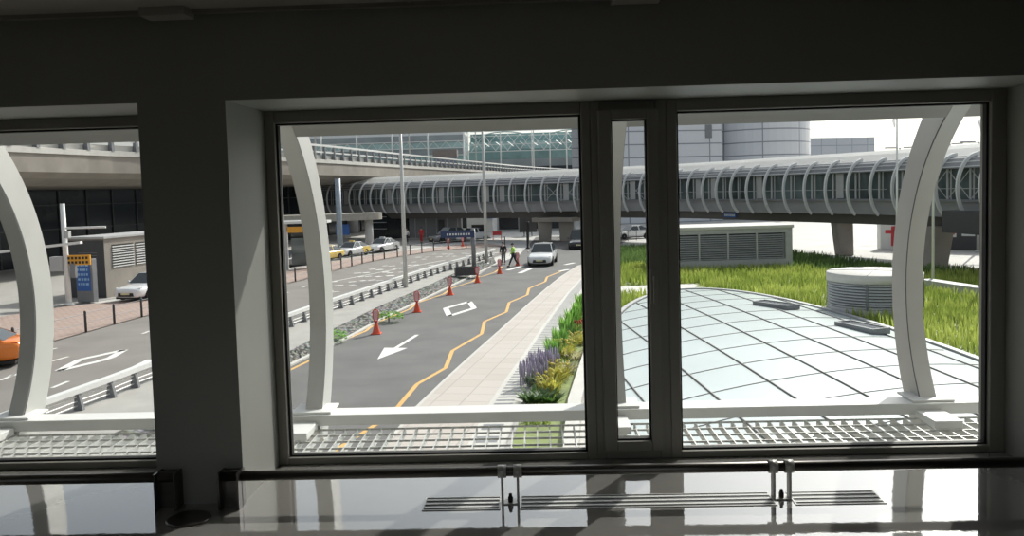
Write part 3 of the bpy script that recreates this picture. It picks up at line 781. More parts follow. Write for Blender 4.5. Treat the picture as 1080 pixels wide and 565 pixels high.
for i, (x, y) in enumerate(((349, 357), (410, 336))):
    p = g(x, y, .15)
    t = thing('bank_shrub', ('green shrub growing from the stone bank by the left curved rib', 'green shrub growing from the stone bank behind the nearest cone')[i], 'shrub', (p.x, p.y, .1))
    mb = MB()
    for k in range(150):
        a = random.uniform(0, 2*PI); rr = .55*math.sqrt(random.random()); x, y, zz_ = rr*1.2*math.cos(a), rr*math.sin(a), .05+.4*random.random()*(1-rr)
        b = random.uniform(0, 2*PI); s = .07
        mb.add([(x-s*math.cos(b), y-s*math.sin(b), zz_), (x+s*math.sin(b), y-s*math.cos(b), zz_+.03), (x+s*math.cos(b), y+s*math.sin(b), zz_+.06), (x-s*math.sin(b), y+s*math.cos(b), zz_+.03)], [(0, 1, 2, 3)])
    mb.build('leaves', P_['md'], t)
    MB().tube([(0, 0, -.1), (0, 0, .25)], .03, 6).build('stem', M['soil'], t)

# ------------------------------------------------------------------ 5. the curved footbridge in the distance
path = [(-34, 110), (-24, 104), (-14.8, 97), (-4, 91), (4.6, 85.5), (11, 80), (15.2, 74.5), (18.6, 67), (22, 60.5), (24.6, 54.5), (25.9, 47.5), (26.2, 40), (25.8, 32)]
S = catmull(path, 2.08)
pp = [(p.x, p.y) for p in S]
# path runs left -> right, so its left-hand normal points away from us: offsets towards us are negative
EA, EB, EO, EZ = 1.3, 1.95, .55, 5.05
def el(a, s=0.): return (EO-(EA+s)*math.cos(R_(a)), EZ+(EB+s)*math.sin(R_(a)))
fb = thing('footbridge', 'long curved tubular footbridge with white roof crossing behind the lawn', 'footbridge')
MB().sweep(pp, [(0, 4.3), (.1, 4.3), (.1, 6.25), (0, 6.25)]).build('glass_wall', M['fglass'], fb)
MB().sweep(pp, [(-.35, 4.22), (.2, 4.22), (.2, 4.36), (-.35, 4.36)]).build('sill', M['mgrey'], fb)
MB().sweep(pp, [(-.1, 4.25), (.05, 3.25), (5.4, 3.25), (5.5, 4.25)]).build('belly_panel', M['bridge_grey'], fb)
MB().sweep(pp, [el(a) for a in (38, 50, 62, 75, 90)]+[el(a, -.06) for a in (90, 75, 62, 50, 38)]).build('roof_louvre', M['mgrey'], fb)
for a in (40, 52, 64, 77):
    MB().sweep(pp, [el(a, .03), el(a+1.2, .03), el(a+1.2, -.02), el(a, -.02)]).build('purlin', M['rib_w'], fb)
MB().sweep(pp, [(.45, 6.98), (1.6, 7.5), (2.9, 7.8), (4.2, 7.6), (5.4, 6.95)], closed=False).build('roof', M['bridge_roof'], fb)
MB().sweep(pp, [(5.3, 4.2), (5.4, 4.2), (5.4, 7.0), (5.3, 7.0)]).build('back_wall', M['fglass'], fb)
MB().sweep(pp, [(1.1, 2.5), (4.6, 2.5), (4.9, 3.25), (.7, 3.25)]).build('girder', M['brgrey'], fb)
def frame_at(i):
    d = (S[min(i+1, len(S)-1)]-S[max(i-1, 0)]).normalized(); return S[i], d, V((-d.y, d.x, 0))
def local_arc(a0, a1, n, s, w, dpt):
    vs = []; fs = []
    for k in range(n+1):
        a = a0+(a1-a0)*k/n
        for (dx, ds) in ((-w/2, s), (w/2, s), (w/2, s+dpt), (-w/2, s+dpt)):
            o, z = el(a, ds); vs.append((dx, o, z))
    for k in range(n):
        for j in range(4): fs.append((k*4+j, k*4+(j+1) % 4, (k+1)*4+(j+1) % 4, (k+1)*4+j))
    fs += [(3, 2, 1, 0), (n*4, n*4+1, n*4+2, n*4+3)]
    return MB().add(vs, fs)
ribp = local_arc(-62, 92, 22, 0, .12, .2).build('rib', M['rib_w'], fb)
mu_ = MB(); mu_.box(-.07, .07, -.06, .0, 4.3, 6.3); mu_.box(.28, .36, -.05, .0, 4.3, 6.3); mu_.box(-1.04, 1.04, -.025, 0, 5.0, 5.04)
mup = mu_.build('mullion', M['lgrey'], fb)
br_ = MB(); br_.bar((-1, -.01, 4.35), (1, -.01, 6.2), .05, .05); br_.bar((1, -.02, 4.35), (-1, -.02, 6.2), .05, .05)
brp = br_.build('cross_brace', M['lgrey'], fb)
gp_ = MB().box(-.7, -.1, -.03, -.005, 4.4, 6.2).build('lit_look_panel', M['lgrey'], fb)  # light grey colour stands in for lit, see-through glass
first = True
for i in range(len(S)):
    p, d, n = frame_at(i); rz = math.atan2(d.y, d.x)
    for src in (ribp, mup):
        o = src if first else src.copy()
        if not first: C.objects.link(o); o.parent = fb
        o.location = (p.x, p.y, 0); o.rotation_euler = (0, 0, rz)
    if first:
        for src in (brp, gp_): src.location = (p.x, p.y, 0); src.rotation_euler = (0, 0, rz)
    else:
        for src, ok in ((brp, 20 <= i <= 26 or 40 < i < 44), (gp_, i % 4 == 1 or i % 7 == 2)):
            if ok and 0 < i < len(S)-1:
                q = (S[i]+S[i+1])/2
                o = src.copy(); C.objects.link(o); o.parent = fb; o.location = (q.x, q.y, 0); o.rotation_euler = (0, 0, rz)
    first = False
def pillar(x, y, wt, wb, lean, z1=2.6, rz=0.):
    MB().hexa([V((x-wb, y-.6, -.02)), V((x+wb, y-.6, -.02)), V((x+wb, y+.6, -.02)), V((x-wb, y+.6, -.02)), V((x+lean-wt, y-.7, z1)), V((x+lean+wt, y-.7, z1)), V((x+lean+wt, y+.7, z1)), V((x+lean-wt, y+.7, z1))]).build('pillar', M['beige'], fb, bevel=.08)
pillar(1.0, 87.6, .85, .65, 0); pillar(3.3, 86.8, .8, .7, 0); pillar(23.6, 62.3, .62, .52, -.2); pillar(25.5, 52.2, .62, .55, .3); pillar(-18, 102, .8, .7, 0)
q = MB().box(-2.3, 2.3, -1.2, 1.2, 2.15, 2.6).build('pillar_cap', M['beige'], fb, loc=(2.2, 87.2, 0)); q.rotation_euler.z = R_(-25)
bx_ = MB().box(-1.6, 3.5, -.25, .6, 2.6, 3.9).build('equipment_box', M['dgrey'], fb); p = at(1018, 240, 46.5); bx_.location = (24.7, 47.2, -.15); bx_.rotation_euler.z = R_(-82)
# small blue sign on the girder
i = min(range(len(S)), key=lambda k: abs(565+850*S[k].x/S[k].y-767)); p, d, n = frame_at(i)
q = p+n*.62
sg = thing('bridge_sign', 'small blue sign with white lettering on the underside girder of the footbridge', 'sign', (q.x, q.y, 2.72), math.atan2(d.y, d.x), None)
MB().box(-.85, .85, -.05, .05, 0, .42).build('board', M['blue'], sg)
k = MB(); x = -.7
while x < .65:
    w_ = random.uniform(.07, .16); k.box(x, x+w_, -.055, -.05, .1, .3); x += w_+.07
k.build('lettering', M['white'], sg)

# ------------------------------------------------------------------ 6. elevated roadway and terminal on the left
dk = [(-44, 20), (-41, 36), (-38.2, 48), (-36.2, 56), (-34.2, 64), (-31, 71.5), (-27.5, 79.5), (-24.5, 88), (-21.8, 101), (-18.9, 117), (-15.2, 135), (-11.4, 154), (-3, 194), (8, 232), (24, 275)]
D = catmull(dk, 2.4); dp = [(p.x, p.y) for p in D]
er = thing('elevated_roadway', 'curving elevated roadway with beige concrete edge above the taxi rank', 'viaduct')
MB().sweep(dp, [(0, 9.45), (0, 7.95), (.9, 7.5), (3.2, 7.0), (15, 6.8), (15, 9.45)]).build('deck', M['beige'], er)
MB().sweep(dp, [(-.12, 9.3), (-.12, 9.7), (.3, 9.75), (.3, 9.3)]).build('edge_cornice', M['stone_w'], er)
for (x, y) in ((-45, 50), (-33, 92), (-27, 118)):
    MB().lathe([(.9, 0), (.9, 6.2), (1.4, 7.2)], 20, (x, y, 0)).build('column', M['lgrey'], er)
vr = thing('roadway_railing', 'white topped railing running along the edge of the elevated roadway', 'railing')
MB().sweep(dp, [(-.06, 11.15), (.16, 11.15), (.16, 11.38), (-.06, 11.38)]).build('top_rail', M['white'], vr)
MB().sweep(dp, [(0, 10.45), (.08, 10.45), (.08, 10.62), (0, 10.62)]).build('mid_rail', M['white'], vr)
MB().sweep(dp, [(0.3, 9.7), (.36, 9.7), (.36, 10.2), (.3, 10.2)]).build('parapet', M['stone_w'], vr)
pb = MB().hexa([(-.14, -.16, 9.7), (.14, -.16, 9.7), (.14, .3, 9.7), (-.14, .3, 9.7), (-.1, -.06, 11.17), (.1, -.06, 11.17), (.1, .16, 11.17), (-.1, .16, 11.17)]).build('post', M['mgrey'], vr)
for i, p in enumerate(D):
    if i >= 98: break
    d = (D[min(i+1, len(D)-1)]-D[max(i-1, 0)]).normalized()
    o = pb if i == 0 else pb.copy()
    if i: C.objects.link(o); o.parent = vr
    o.location = (p.x, p.y, 0); o.rotation_euler = (0, 0, math.atan2(d.y, d.x))
# terminal glass front under the roadway
tf = thing('terminal_facade', 'dark glazed terminal front in the shade under the elevated roadway', 'building')
wl = [(-58, 15), (-53, 45), (-47, 64), (-40, 84), (-32, 104), (-26, 122), (-16, 150)]
wlp = [(p.x, p.y) for p in catmull(wl, 3.)]
MB().sweep(wlp, [(0, 0), (.3, 0), (.3, 8), (0, 8)]).build('glass_wall', M['darkglass'], tf)
mul = MB().box(-.06, .06, -.14, 0, 0, 7.6).build('mullion', M['dgrey'], tf)
for i in range(len(wlp)-1):
    o = mul if i == 0 else mul.copy()
    if i: C.objects.link(o); o.parent = tf
    a, b = V(wlp[i]), V(wlp[i+1]); o.location = (a.x, a.y, 0); o.rotation_euler = (0, 0, math.atan2((b-a).y, (b-a).x))
for z in (3.2, 5.4): MB().sweep(wlp, [(-.12, z), (0, z), (0, z+.1), (-.12, z+.1)]).build('transom', M['dgrey'], tf)
# ground-floor wall closing the far end below the bridge
ew = thing('service_wall', 'dark grey panelled wall with a doorway under the footbridge', 'building', (-12.5, 99.5, 0), R_(-14))
MB().box(-8.5, 3.5, 0, .4, 0, 3.3).build('wall', M['mgrey'], ew); MB().box(-8.6, -3.4, -.06, 0, 0, 3.3).build('dark_bay', M['darkglass'], ew)
for x in (-2.6, -1.2, .2, 1.6, 3.0): MB().box(x, x+.08, -.08, 0, 0, 3.2).build('pilaster', M['lgrey'], ew)
MB().box(.5, 1.3, -.05, 0, 0, 2.2).build('door', M['dgrey'], ew)
for z in (1.2, 2.0, 2.7): MB().box(-8.2, -6.4, -.3, -.1, z, z+.08).build('rack_shelf', M['lgrey'], ew)
# white ticket booth
p = g(493, 251)
bo = thing('ticket_booth', 'white flat roofed booth behind the parked sedan under the footbridge', 'booth', (p.x-.2, p.y+7, 0), R_(-8))
MB().box(-3.2, 3.0, 0, 3, 0, 2.75).build('wall', M['white'], bo, bevel=.03); MB().box(-3.4, 3.3, -.5, 3.2, 2.75, 3.0).build('roof', M['lgrey'], bo)
for x in (-2.9, -2.0, -1.1): MB().box(x, x+.7, -.03, 0, .9, 2.2).build('window', M['darkglass'], bo)
MB().box(.2, 1.9, -.03, 0, .0, 1.3).build('counter', M['black'], bo); MB().box(2.2, 3.6, -.55, -.4, 2.1, 2.6).build('sign_band', M['blue'], bo)

# terminal hall far behind: bands of teal glass, grey bands, white frames
def hall(name, label, x0, x1, y, z0, bands, posts, pw, yaw_=0.):
    t = thing(name, label, 'building', ((x0+x1)/2, y, 0), yaw_)
    h = (x1-x0)/2; z = z0
    for (dz, off, m_, nm) in bands:
        MB().hexa([(-h, off, z), (h, off, z), (h, off+14, z), (-h, off+14, z), (-h, off+.8, z+dz), (h, off+.8, z+dz), (h, off+14, z+dz), (-h, off+14, z+dz)]).build(nm, m_, t); z += dz
    mb = None
    for k in range(posts+1):
        x = -h+2*h*k/posts
        if mb is None: mb = MB().box(-pw, pw, -.6, .4, z0, z).build('frame_post', M['white'], t)
        else:
            o = mb.copy(); C.objects.link(o); o.parent = t; mb = o
        mb.location = (x, bands[0][1]-.1, 0)
    return t
hall('terminal_hall', 'long terminal hall with stepped teal glass roof bands behind the elevated roadway', -92, -20, 232, 0,
     [(13.5, 0, M['termgrey'], 'base_wall'), (2.6, .5, M['teal'], 'glass_band'), (2.0, 1.5, M['termgrey'], 'grey_band'), (1.9, 2.2, M['teal2'], 'glass_band'), (2.2, 3, M['termgrey'], 'roof_band'), (.9, 5, M['white'], 'roof_edge'), (4.6, 6, M['teal'], 'glass_band')], 7, .16)
th = hall('terminal_hall', 'terminal hall end with stepped teal glass roofs and white lattice right of the lamp posts', -20, 70, 246, 0,
     [(10.5, 0, M['termgrey'], 'base_wall'), (2.2, .5, M['darkglass'], 'glass_band'), (2.3, 1.2, M['termgrey'], 'grey_band'), (3.2, 3, M['teal'], 'glass_roof'), (2.6, 7, M['teal2'], 'glass_roof'), (2.8, 11, M['teal'], 'glass_roof')], 9, .18)
lt = MB(); random.seed(5)
for k in range(24):
    x = -44+k*3.7
    lt.bar((x, 1.0, 15.2), (x+3.7, 6.5, 20.5), .14, .14); lt.bar((x+3.7, 1.0, 15.2), (x, 6.5, 20.5), .14, .14)
    lt.bar((x, 3.2, 18.), (x+1.8, 2, 16.5), .3, .1)
for (y, z) in ((.8, 15), (3, 17.2), (6, 20), (10, 21.8)): lt.bar((-45, y, z), (45, y, z), .22, .22)
lt.build('roof_lattice', M['white'], th).location.z = 2.5
hw = MB()
for k in range(4):
    c = -34+k*21
    for j in range(10):
        a0, a1 = PI*j/10, PI*(j+1)/10
        hw.bar((c-9*math.cos(a0), 5, 18+3.2*math.sin(a0)), (c-9*math.cos(a1), 5, 18+3.2*math.sin(a1)), .6, .3)
hw.build('roof_arch', M['teal2'], th).location.z = 2.5
rt = thing('rooftop_plant', 'small blue-grey block with brown top rising behind the roadway railing left of the lamp post', 'building', (-22, 200, 9), 0)
MB().box(-2.8, 2.8, 0, 3, 0, 5.0).build('wall', mat('block_blue', (.14, .17, .24), .5), rt); MB().box(-3., 3., -.1, 3.1, 5.0, 7.0).build('top', mat('block_brown', (.2, .17, .16), .6), rt)
th0 = bpy.data.objects['terminal_hall']
for z, y in ((13.6, .4), (16.1, 1.3), (18.2, 2.0), (20.2, 2.8)):
    MB().box(-36, 36, y-.3, y, z, z+.22).build('edge_rail', M['white'], th0)
lt = MB()
for k in range(20): lt.bar((-36+k*3.6, 2.2, 18.2), (-34.2+k*3.6, 2.6, 20.2), .12, .12); lt.bar((-34.2+k*3.6, 2.6, 20.2), (-32.4+k*3.6, 2.2, 18.2), .12, .12)
lt.build('truss', M['white'], th0)
def facade_uv(o, per):
    me = o.data; uv = me.uv_layers.new(name='UVMap')
    for pl in me.polygons:
        for li in pl.loop_indices:
            v = me.vertices[me.loops[li].vertex_index].co
            k = min(range(len(per)), key=lambda q: (per[q][0]-v.x)**2+(per[q][1]-v.y)**2)
            uv.data[li].uv = (per[k][2], v.z)
def tower(name, label, pts, z0, z1, m_, roofm=None):
    t = thing(name, label, 'building', (0, 0, 0))
    per = []; s = 0
    for i, p in enumerate(pts):
        if i: s += math.hypot(p[0]-pts[i-1][0], p[1]-pts[i-1][1])
        per.append((p[0], p[1], s))
    mb = MB(); n = len(pts)
    mb.add([(p[0], p[1], z0) for p in pts]+[(p[0], p[1], z1) for p in pts], [(i, i+1, n+i+1, n+i) for i in range(n-1)])
    o = mb.build('panel_wall', m_, t); facade_uv(o, per)
    MB().add([(p[0], p[1], z1) for p in pts], [tuple(range(n))]).build('roof', M['lgrey'], t)
    return t
cyl = [(8, 122), (29, 126)]+[(37+8.6*math.cos(R_(a)), 137+11*math.sin(R_(a))) for a in range(218, 366, 8)]+[(47, 170), (8, 170)]
tw = tower('panelled_tower', 'large grey panelled building with rounded corner behind the footbridge', cyl, -.02, 24, M['tower'])
p = at(749, 138, 124.4); MB().box(-.5, .5, -.2, .3, -1.0, 1.0).build('window', M['mgrey'], tw, loc=(p.x, 125.6, p.z))
p = at(862, 148, 240); q = at(927, 145, 240)
tower('flat_block', 'lower grey flat-topped building right of the rounded one', [(p.x-4, 238), (q.x, 243), (q.x, 270), (p.x-4, 270), (p.x-4, 238)], 0, 18.3, M['tower2'])

# distant lamp posts with flat heads
LAMP = []
def lamp(x, y, H, label, heads=1, r=.1, arm=1.2, double=False):
    t = thing('street_lamp', label, 'street lamp', (x, y, 0), group='street lamps'); LAMP.append(t.name)
    MB().lathe([(.22, 0), (.22, .1), (.12, .14)], 12).build('base', M['galv'], t)
    MB().tube([(0, 0, .1), (0, 0, H*.5), (0, 0, H)], [r, r*.85, r*.6], 12).build('pole', M['galv'], t)
    k = MB(); k.tube([(0, 0, H-.1), (0, 0, H+.05)], .05, 8)
    if double: k.tube([(-arm, 0, H), (arm, 0, H)], .035, 8)
    else: k.tube([(0, 0, H), (arm, 0, H+.1)], .035, 8)
    k.build('arm', M['galv'], t)
    for s in ((-1, 1) if double else (1,)):
        MB().box(s*arm-.5, s*arm+.5, -.18, .18, H-.02, H+.12).build('lamp_head', M['lgrey'], t, bevel=.03)
p = g(428, 303, MZ); lamp(p.x, p.y, 10.5, 'tall grey street lamp standing on the median beside the guard rail', r=.13)
p = g(513, 276, MZ); lamp(p.x, p.y, 11.5, 'tall grey street lamp behind the navy road sign', r=.14)
p = at(949, 156, 80); lamp(p.x, 80, p.z, 'street lamp with flat heads beyond the footbridge roof, left of the right rib', arm=.9, double=True)
p = at(1002, 152, 80); lamp(p.x, 80, p.z, 'street lamp with flat heads showing just right of the right rib', arm=.7, double=True)
p = at(1032, 150, 62); lamp(p.x, 62, p.z, 'street lamp with flat head by the right window edge beyond the footbridge', arm=.8, double=True)
for x, Y, l in ((333, 95, 'thin grey lamp post on the elevated roadway beside the left curved rib'), (432, 125, 'thin white lamp post on the elevated roadway behind the tall median lamp'), (502, 160, 'thin white lamp post on the elevated roadway left of the road sign lamp'), (561, 215, 'thin white lamp post on the elevated roadway above the worker'), (580, 228, 'thin white lamp post on the elevated roadway above the white crossover')):
    p = at(x, 160, Y); lamp(p.x, Y, 12, l, r=.05+.0006*Y); bpy.data.objects[LAMP[-1]].location.z = 9.45

# ------------------------------------------------------------------ 7. signs, kiosk, canopy on the left
p = g(73, 322)
cp = thing('camera_mast', 'white camera mast with side arms in front of the kiosk', 'mast', (p.x, p.y, .03))
MB().lathe([(.3, 0), (.3, .05), (.16, .1), (.15, .3)], 14).build('base', M['white'], cp)
MB().tube([(0, 0, .1), (-.05, 0, 5.6)], [.16, .13], 12).build('pole', M['white'], cp)
MB().tube([(0, 0, 4.25), (2.3, 0, 4.25)], .06, 8).build('arm', M['white'], cp)
MB().bar((-4, -1.0, 3.0), (1.0, -.2, 3.45), .35, .14).build('light_bar', M['white'], cp)
MB().box(-.75, -.1, -.35, .1, 1.9, 2.7).build('control_box', M['lgrey'], cp, bevel=.03)
MB().box(.2, .5, -.1, .15, 1.5, 2.3).build('small_box', M['mgrey'], cp, bevel=.02)
MB().box(.05, .3, -.2, .1, 3.7, 4.1).build('camera', M['lgrey'], cp, bevel=.03)
ys = MB().box(0, 1.35, -.06, .04, 2.2, 2.75).build('sign_board', M['ysign'], cp)
k = MB()
for r0 in range(2):
    x = .1
    while x < 1.2: k.box(x, x+.13, -.066, -.06, 2.28+r0*.24, 2.42+r0*.24); x += .2
k.build('lettering', M['black'], ys)
ks = thing('service_kiosk', 'boxy concrete kiosk with louvred side beside the white sedan', 'kiosk', (-25.4, 46.6, 0), R_(-13))
MB().box(-2.6, 0, 0, 9, 0, 3.5).build('wall', M['beige'], ks)
MB().box(-2.62, -.02, -.03, 0.0, 0.02, 3.4).build('front_shade', M['dgrey'], ks)  # dark sheet: shade of the unlit front put into its colour
MB().box(-2.75, .12, -.12, 9.1, 3.5, 3.62).build('roof', M['lgrey'], ks)
for y in (.6, 2.6, 4.6):
    l = MB()
    for j in range(9): l.box(.0, .06, y, y+1.8, 1.75+j*.15, 1.81+j*.15)
    l.build('louvre', M['white'], ks); MB().box(0, .012, y, y+1.8, 1.72, 3.1).build('louvre_back', M['black'], ks)
l = MB()
for j in range(8): l.box(-1.8, -.5, -.05, -.03, 1.6+j*.15, 1.63+j*.15)
l.build('front_slats', M['mgrey'], ks)
p = g(96, 318)
im = thing('info_totem', 'tall blue information totem in front of the kiosk', 'sign', (p.x, p.y-.3, .03), R_(-12))
MB().box(-.55, .55, -.18, .18, 0, 2.45).build('body', M['mgrey'], im, bevel=.02)
MB().box(-.5, .42, -.2, -.18, .65, 2.38).build('face', M['blue'], im)
k = MB(); random.seed(9)
for r0 in range(5):
    x = -.4
    while x < .3:
        w_ = random.uniform(.06, .2); k.box(x, min(x+w_, .36), -.206, -.2, 2.05-r0*.27, 2.18-r0*.27); x += w_+.07
k.build('lettering', mat('pale_blue_letters', (.3, .5, .75), .5), im)
cn = thing('taxi_canopy', 'beige edged canopy on columns over the taxi rank', 'canopy', (-19.5, 82, 0), R_(18))
MB().poly([(-12, -1.6), (2.2, -1.6)]+[(2.2+1.6*math.sin(R_(a)), -1.6*math.cos(R_(a))) for a in range(15, 180, 15)]+[(2.2, 1.6), (-12, 1.6)], 3.05, 3.75).build('roof', mat('canopy_fascia', (.36, .34, .30), .6), cn)
for x in (2.4, -3.2, -8.6): MB().lathe([(.42, 0), (.42, 3.1)], 16, (x, 0, 0)).build('column', M['lgrey'], cn)
MB().box(-.9, .5, .9, 1.0, 1.5, 2.6).build('blue_panel', M['blue'], cn)
MB().box(-12, -4, -1.7, -1.3, 3.15, 3.35).build('light_strip', M['white'], cn)
p = at(352, 230, 74); rc = thing('round_column', 'pale blue round column rising to the roadway behind the taxis', 'column', (p.x, 76, 0))
MB().lathe([(.27, 0), (.27, 7.2)], 20).build('shaft', mat('pale_blue_column', (.3, .36, .42), .4), rc)
p = at(309, 241, 59); tr = thing('taxi_rank_sign', 'orange sign box under a white shelter roof beside the left rib', 'sign', (p.x, 62, 0))
MB().box(-1.3, 1.2, -.2, .2, 2.85, 3.3).build('sign_box', M['ysign'], tr); MB().box(-1.9, 1.9, -.5, .8, 3.55, 3.75).build('roof', M['white'], tr)
for x in (-1.5, 1.6): MB().box(x-.1, x+.1, 0, .2, 0, 3.6).build('post', M['lgrey'], tr)
MB().box(-1.2, .9, .3, .34, .3, 2.4).build('screen', M['fglass'], tr)
# navy road sign and the dark planter at its foot
p = g(500, 281, MZ); ns = thing('road_sign', 'navy road sign board on one grey post above the median', 'sign', (p.x, p.y, MZ))
MB().tube([(0, 0, 0), (0, 0, 2.75)], .16, 10).build('post', M['mgrey'], ns)
k = MB().box(-2.35, .12, -.2, -.1, 2.15, 2.65).build('board', M['navysign'], ns, bevel=.01)
l = MB(); x = -1.9
while x < -.2:
    w_ = random.uniform(.08, .15); l.box(x, x+w_, -.206, -.2, 2.32, 2.46); x += w_+.08
l.build('lettering', M['white'], k)
p = g(492, 290, MZ); db = thing('planter_box', 'dark low planter box on the median below the navy sign', 'planter', (p.x, p.y, MZ), R_(14))
k = MB(); k.box(-.75, .75, -.3, -.24, 0, .55); k.box(-.75, .75, .24, .3, 0, .55); k.box(-.75, -.69, -.24, .24, 0, .55); k.box(.69, .75, -.24, .24, 0, .55); k.build('box', M['dgrey'], db)
MB().box(-.69, .69, -.24, .24, 0, .48).build('soil', M['soil'], db)

# traffic cones
cz = [(397, 352, 'orange traffic cone with red topper, nearest of the row, left of the white arrow'), (440, 329, 'second nearest orange traffic cone with red topper along the bank'),
      (474.6, 311, 'third nearest orange traffic cone with red topper, left of the white box marking'), (503.6, 298, 'fourth orange traffic cone, below the navy road sign'),
      (527, 288.5, 'fifth orange traffic cone, left of the hi-vis worker'), (546, 280, 'sixth orange traffic cone, at the hi-vis worker\'s foot')]
c0 = None
for x, y, l in cz:
    p = g(x, y)
    if c0 is None:
        c0 = thing('traffic_cone', l, 'traffic cone', p, 0, 'traffic cones along the road')
        MB().poly([(-.2, -.2), (.2, -.2), (.2, .2), (-.2, .2)], 0, .045).build('base', M['cone'], c0, bevel=.01)
        MB().lathe([(.17, .04), (.16, .07), (.055, .46), (.05, .5)], 18).build('cone', M['cone'], c0)
        tp = MB(); tp.lathe([(.052, .48), (.09, .5), (.09, .53), (.05, .55)], 14); tp.build('collar', M['conered'], c0)
        bd = MB()
        for s in (-1, 1): bd.tube([(s*.04, 0, .5), (s*.1, 0, .62), (s*.12, 0, .88), (s*.09, 0, .97)], .022, 8)
        bd.tube([(-.09, 0, .97), (0, 0, 1.0), (.09, 0, .97)], .022, 8)
        bd.build('topper', M['conered'], c0)
        MB().box(-.095, .095, -.012, .012, .58, .95).build('reflector', M['pink_refl'], c0)
    else: dup(c0, p, 0, l)
for x, y, l in ((473, 262, 'small orange cone in front of the grey parked car beyond the fence'), (488, 260, 'small orange cone in front of the white sedan beyond the fence')):
    t = dup(c0, g(x, y), 0, l)
bs = g(524.5, 253); t = thing('red_barrier', 'small red road barrier right of the second lamp post', 'barrier', (bs.x, bs.y, 0))
k = MB(); k.box(-.5, -.42, -.05, .05, 0, 1.1); k.box(.42, .5, -.05, .05, 0, 1.1); k.build('frame', M['conered'], t); MB().box(-.42, .42, -.03, .03, .55, 1.0).build('panel', M['conered'], t)
p = at(934, 252, 66); t = thing('vending_booth', 'white and red booth on the bright pavement left of the right rib', 'booth', (p.x+.6, 66, 0), R_(-10))
MB().box(-.95, .95, 0, 1.2, .0, 2.3).build('body', M['white'], t, bevel=.03)
k = MB(); k.box(-.6, .2, -.02, 0, 1.3, 1.6); k.box(-.15, .2, -.02, 0, .3, 1.9); k.box(.45, .9, -.02, 0, .2, 2.1); k.build('red_panels', M['red'], t)
t = thing('dark_hoarding', 'dark wall with two small notices behind the lawn at the right', 'wall', (34.5, 63, 0), R_(-38))
MB().box(-6.5, 7, 0, .4, 0, 3.4).build('wall', M['dgrey'], t)
MB().box(-2.5, -1.9, -.04, 0, 1.0, 2.6).build('notice', M['white'], t); MB().box(-1.5, -.6, -.04, 0, 1.1, 2.3).build('notice', M['white'], t)
MB().box(-2.4, -2., -.05, -.04, 1.2, 1.8).build('red_print', M['red'], t); MB().lathe([(.0, -.05), (.28, -.05), (.28, -.04)], 20, (-1.05, 0, 1.7), 'y').build('round_print', M['dgrey'], t)
# little street furniture under the bridge
for i, (x, y, h, l) in enumerate(((553, 246, 1.9, 'dark panel board under the footbridge left of the bridge pillars'), (561, 246, 1.9, 'dark panel board next to the bridge pillar'),)):
    p = g(x, y+3); t = thing('notice_board', l, 'notice board', (p.x, p.y, 0))
    MB().box(-.6, .6, -.06, .06, .5, h+.4).build('panel', M['dgrey'], t); MB().box(-.06, .06, -.05, .05, 0, .5).build('post', M['dgrey'], t)
p = g(557, 262); t = thing('dark_post', 'slender black post beside the worker and the white crossover', 'post', (p.x, p.y, 0))
MB().lathe([(.2, 0), (.2, .08), (.13, .1), (.13, 2.4), (.16, 2.42), (.16, 2.6)], 12).build('shaft', M['black'], t)
sh = thing('shop_front', 'row of dark shop windows far behind the footbridge', 'building', (-1.5, 112, 0), 0)
MB().box(-9, 7, 0, 3, 0, 5.6).build('wall', M['lgrey'], sh)
for x in (-6.8, -3.6, -.4, 2.8): MB().box(x, x+2.7, -.05, 0, .2, 4.6).build('window', M['darkglass'], sh)

# ------------------------------------------------------------------ 8. vehicles
def wheel(parent, x, y, r, side):
    t = MB().lathe([(r*.62, -.1), (r*.9, -.11), (r, -.06), (r, .06), (r*.9, .11), (r*.62, .1)], 24, (0, 0, 0), 'y').build('wheel', M['tyre'], parent, loc=(x, y, r))
    k = MB(); k.lathe([(r*.66, side*.06), (r*.6, side*.085), (r*.56, side*.05), (.0, side*.06)], 24, (0, 0, 0), 'y')
    k.build('rim', M['dgrey'], t)
    s = MB()
    for j in range(5):
        a = 2*PI*j/5; s.bar((0, side*.085, 0), (r*.6*math.cos(a), side*.09, r*.6*math.sin(a)), .06, .02, V((0, 1, 0)))
    s.lathe([(.05, side*.07), (.05, side*.1), (0, side*.1)], 10, (0, 0, 0), 'y'); s.lathe([(r*.66, side*.075), (r*.6, side*.1), (r*.58, side*.075)], 24, (0, 0, 0), 'y')
    s.build('spokes', M['rim'], t)
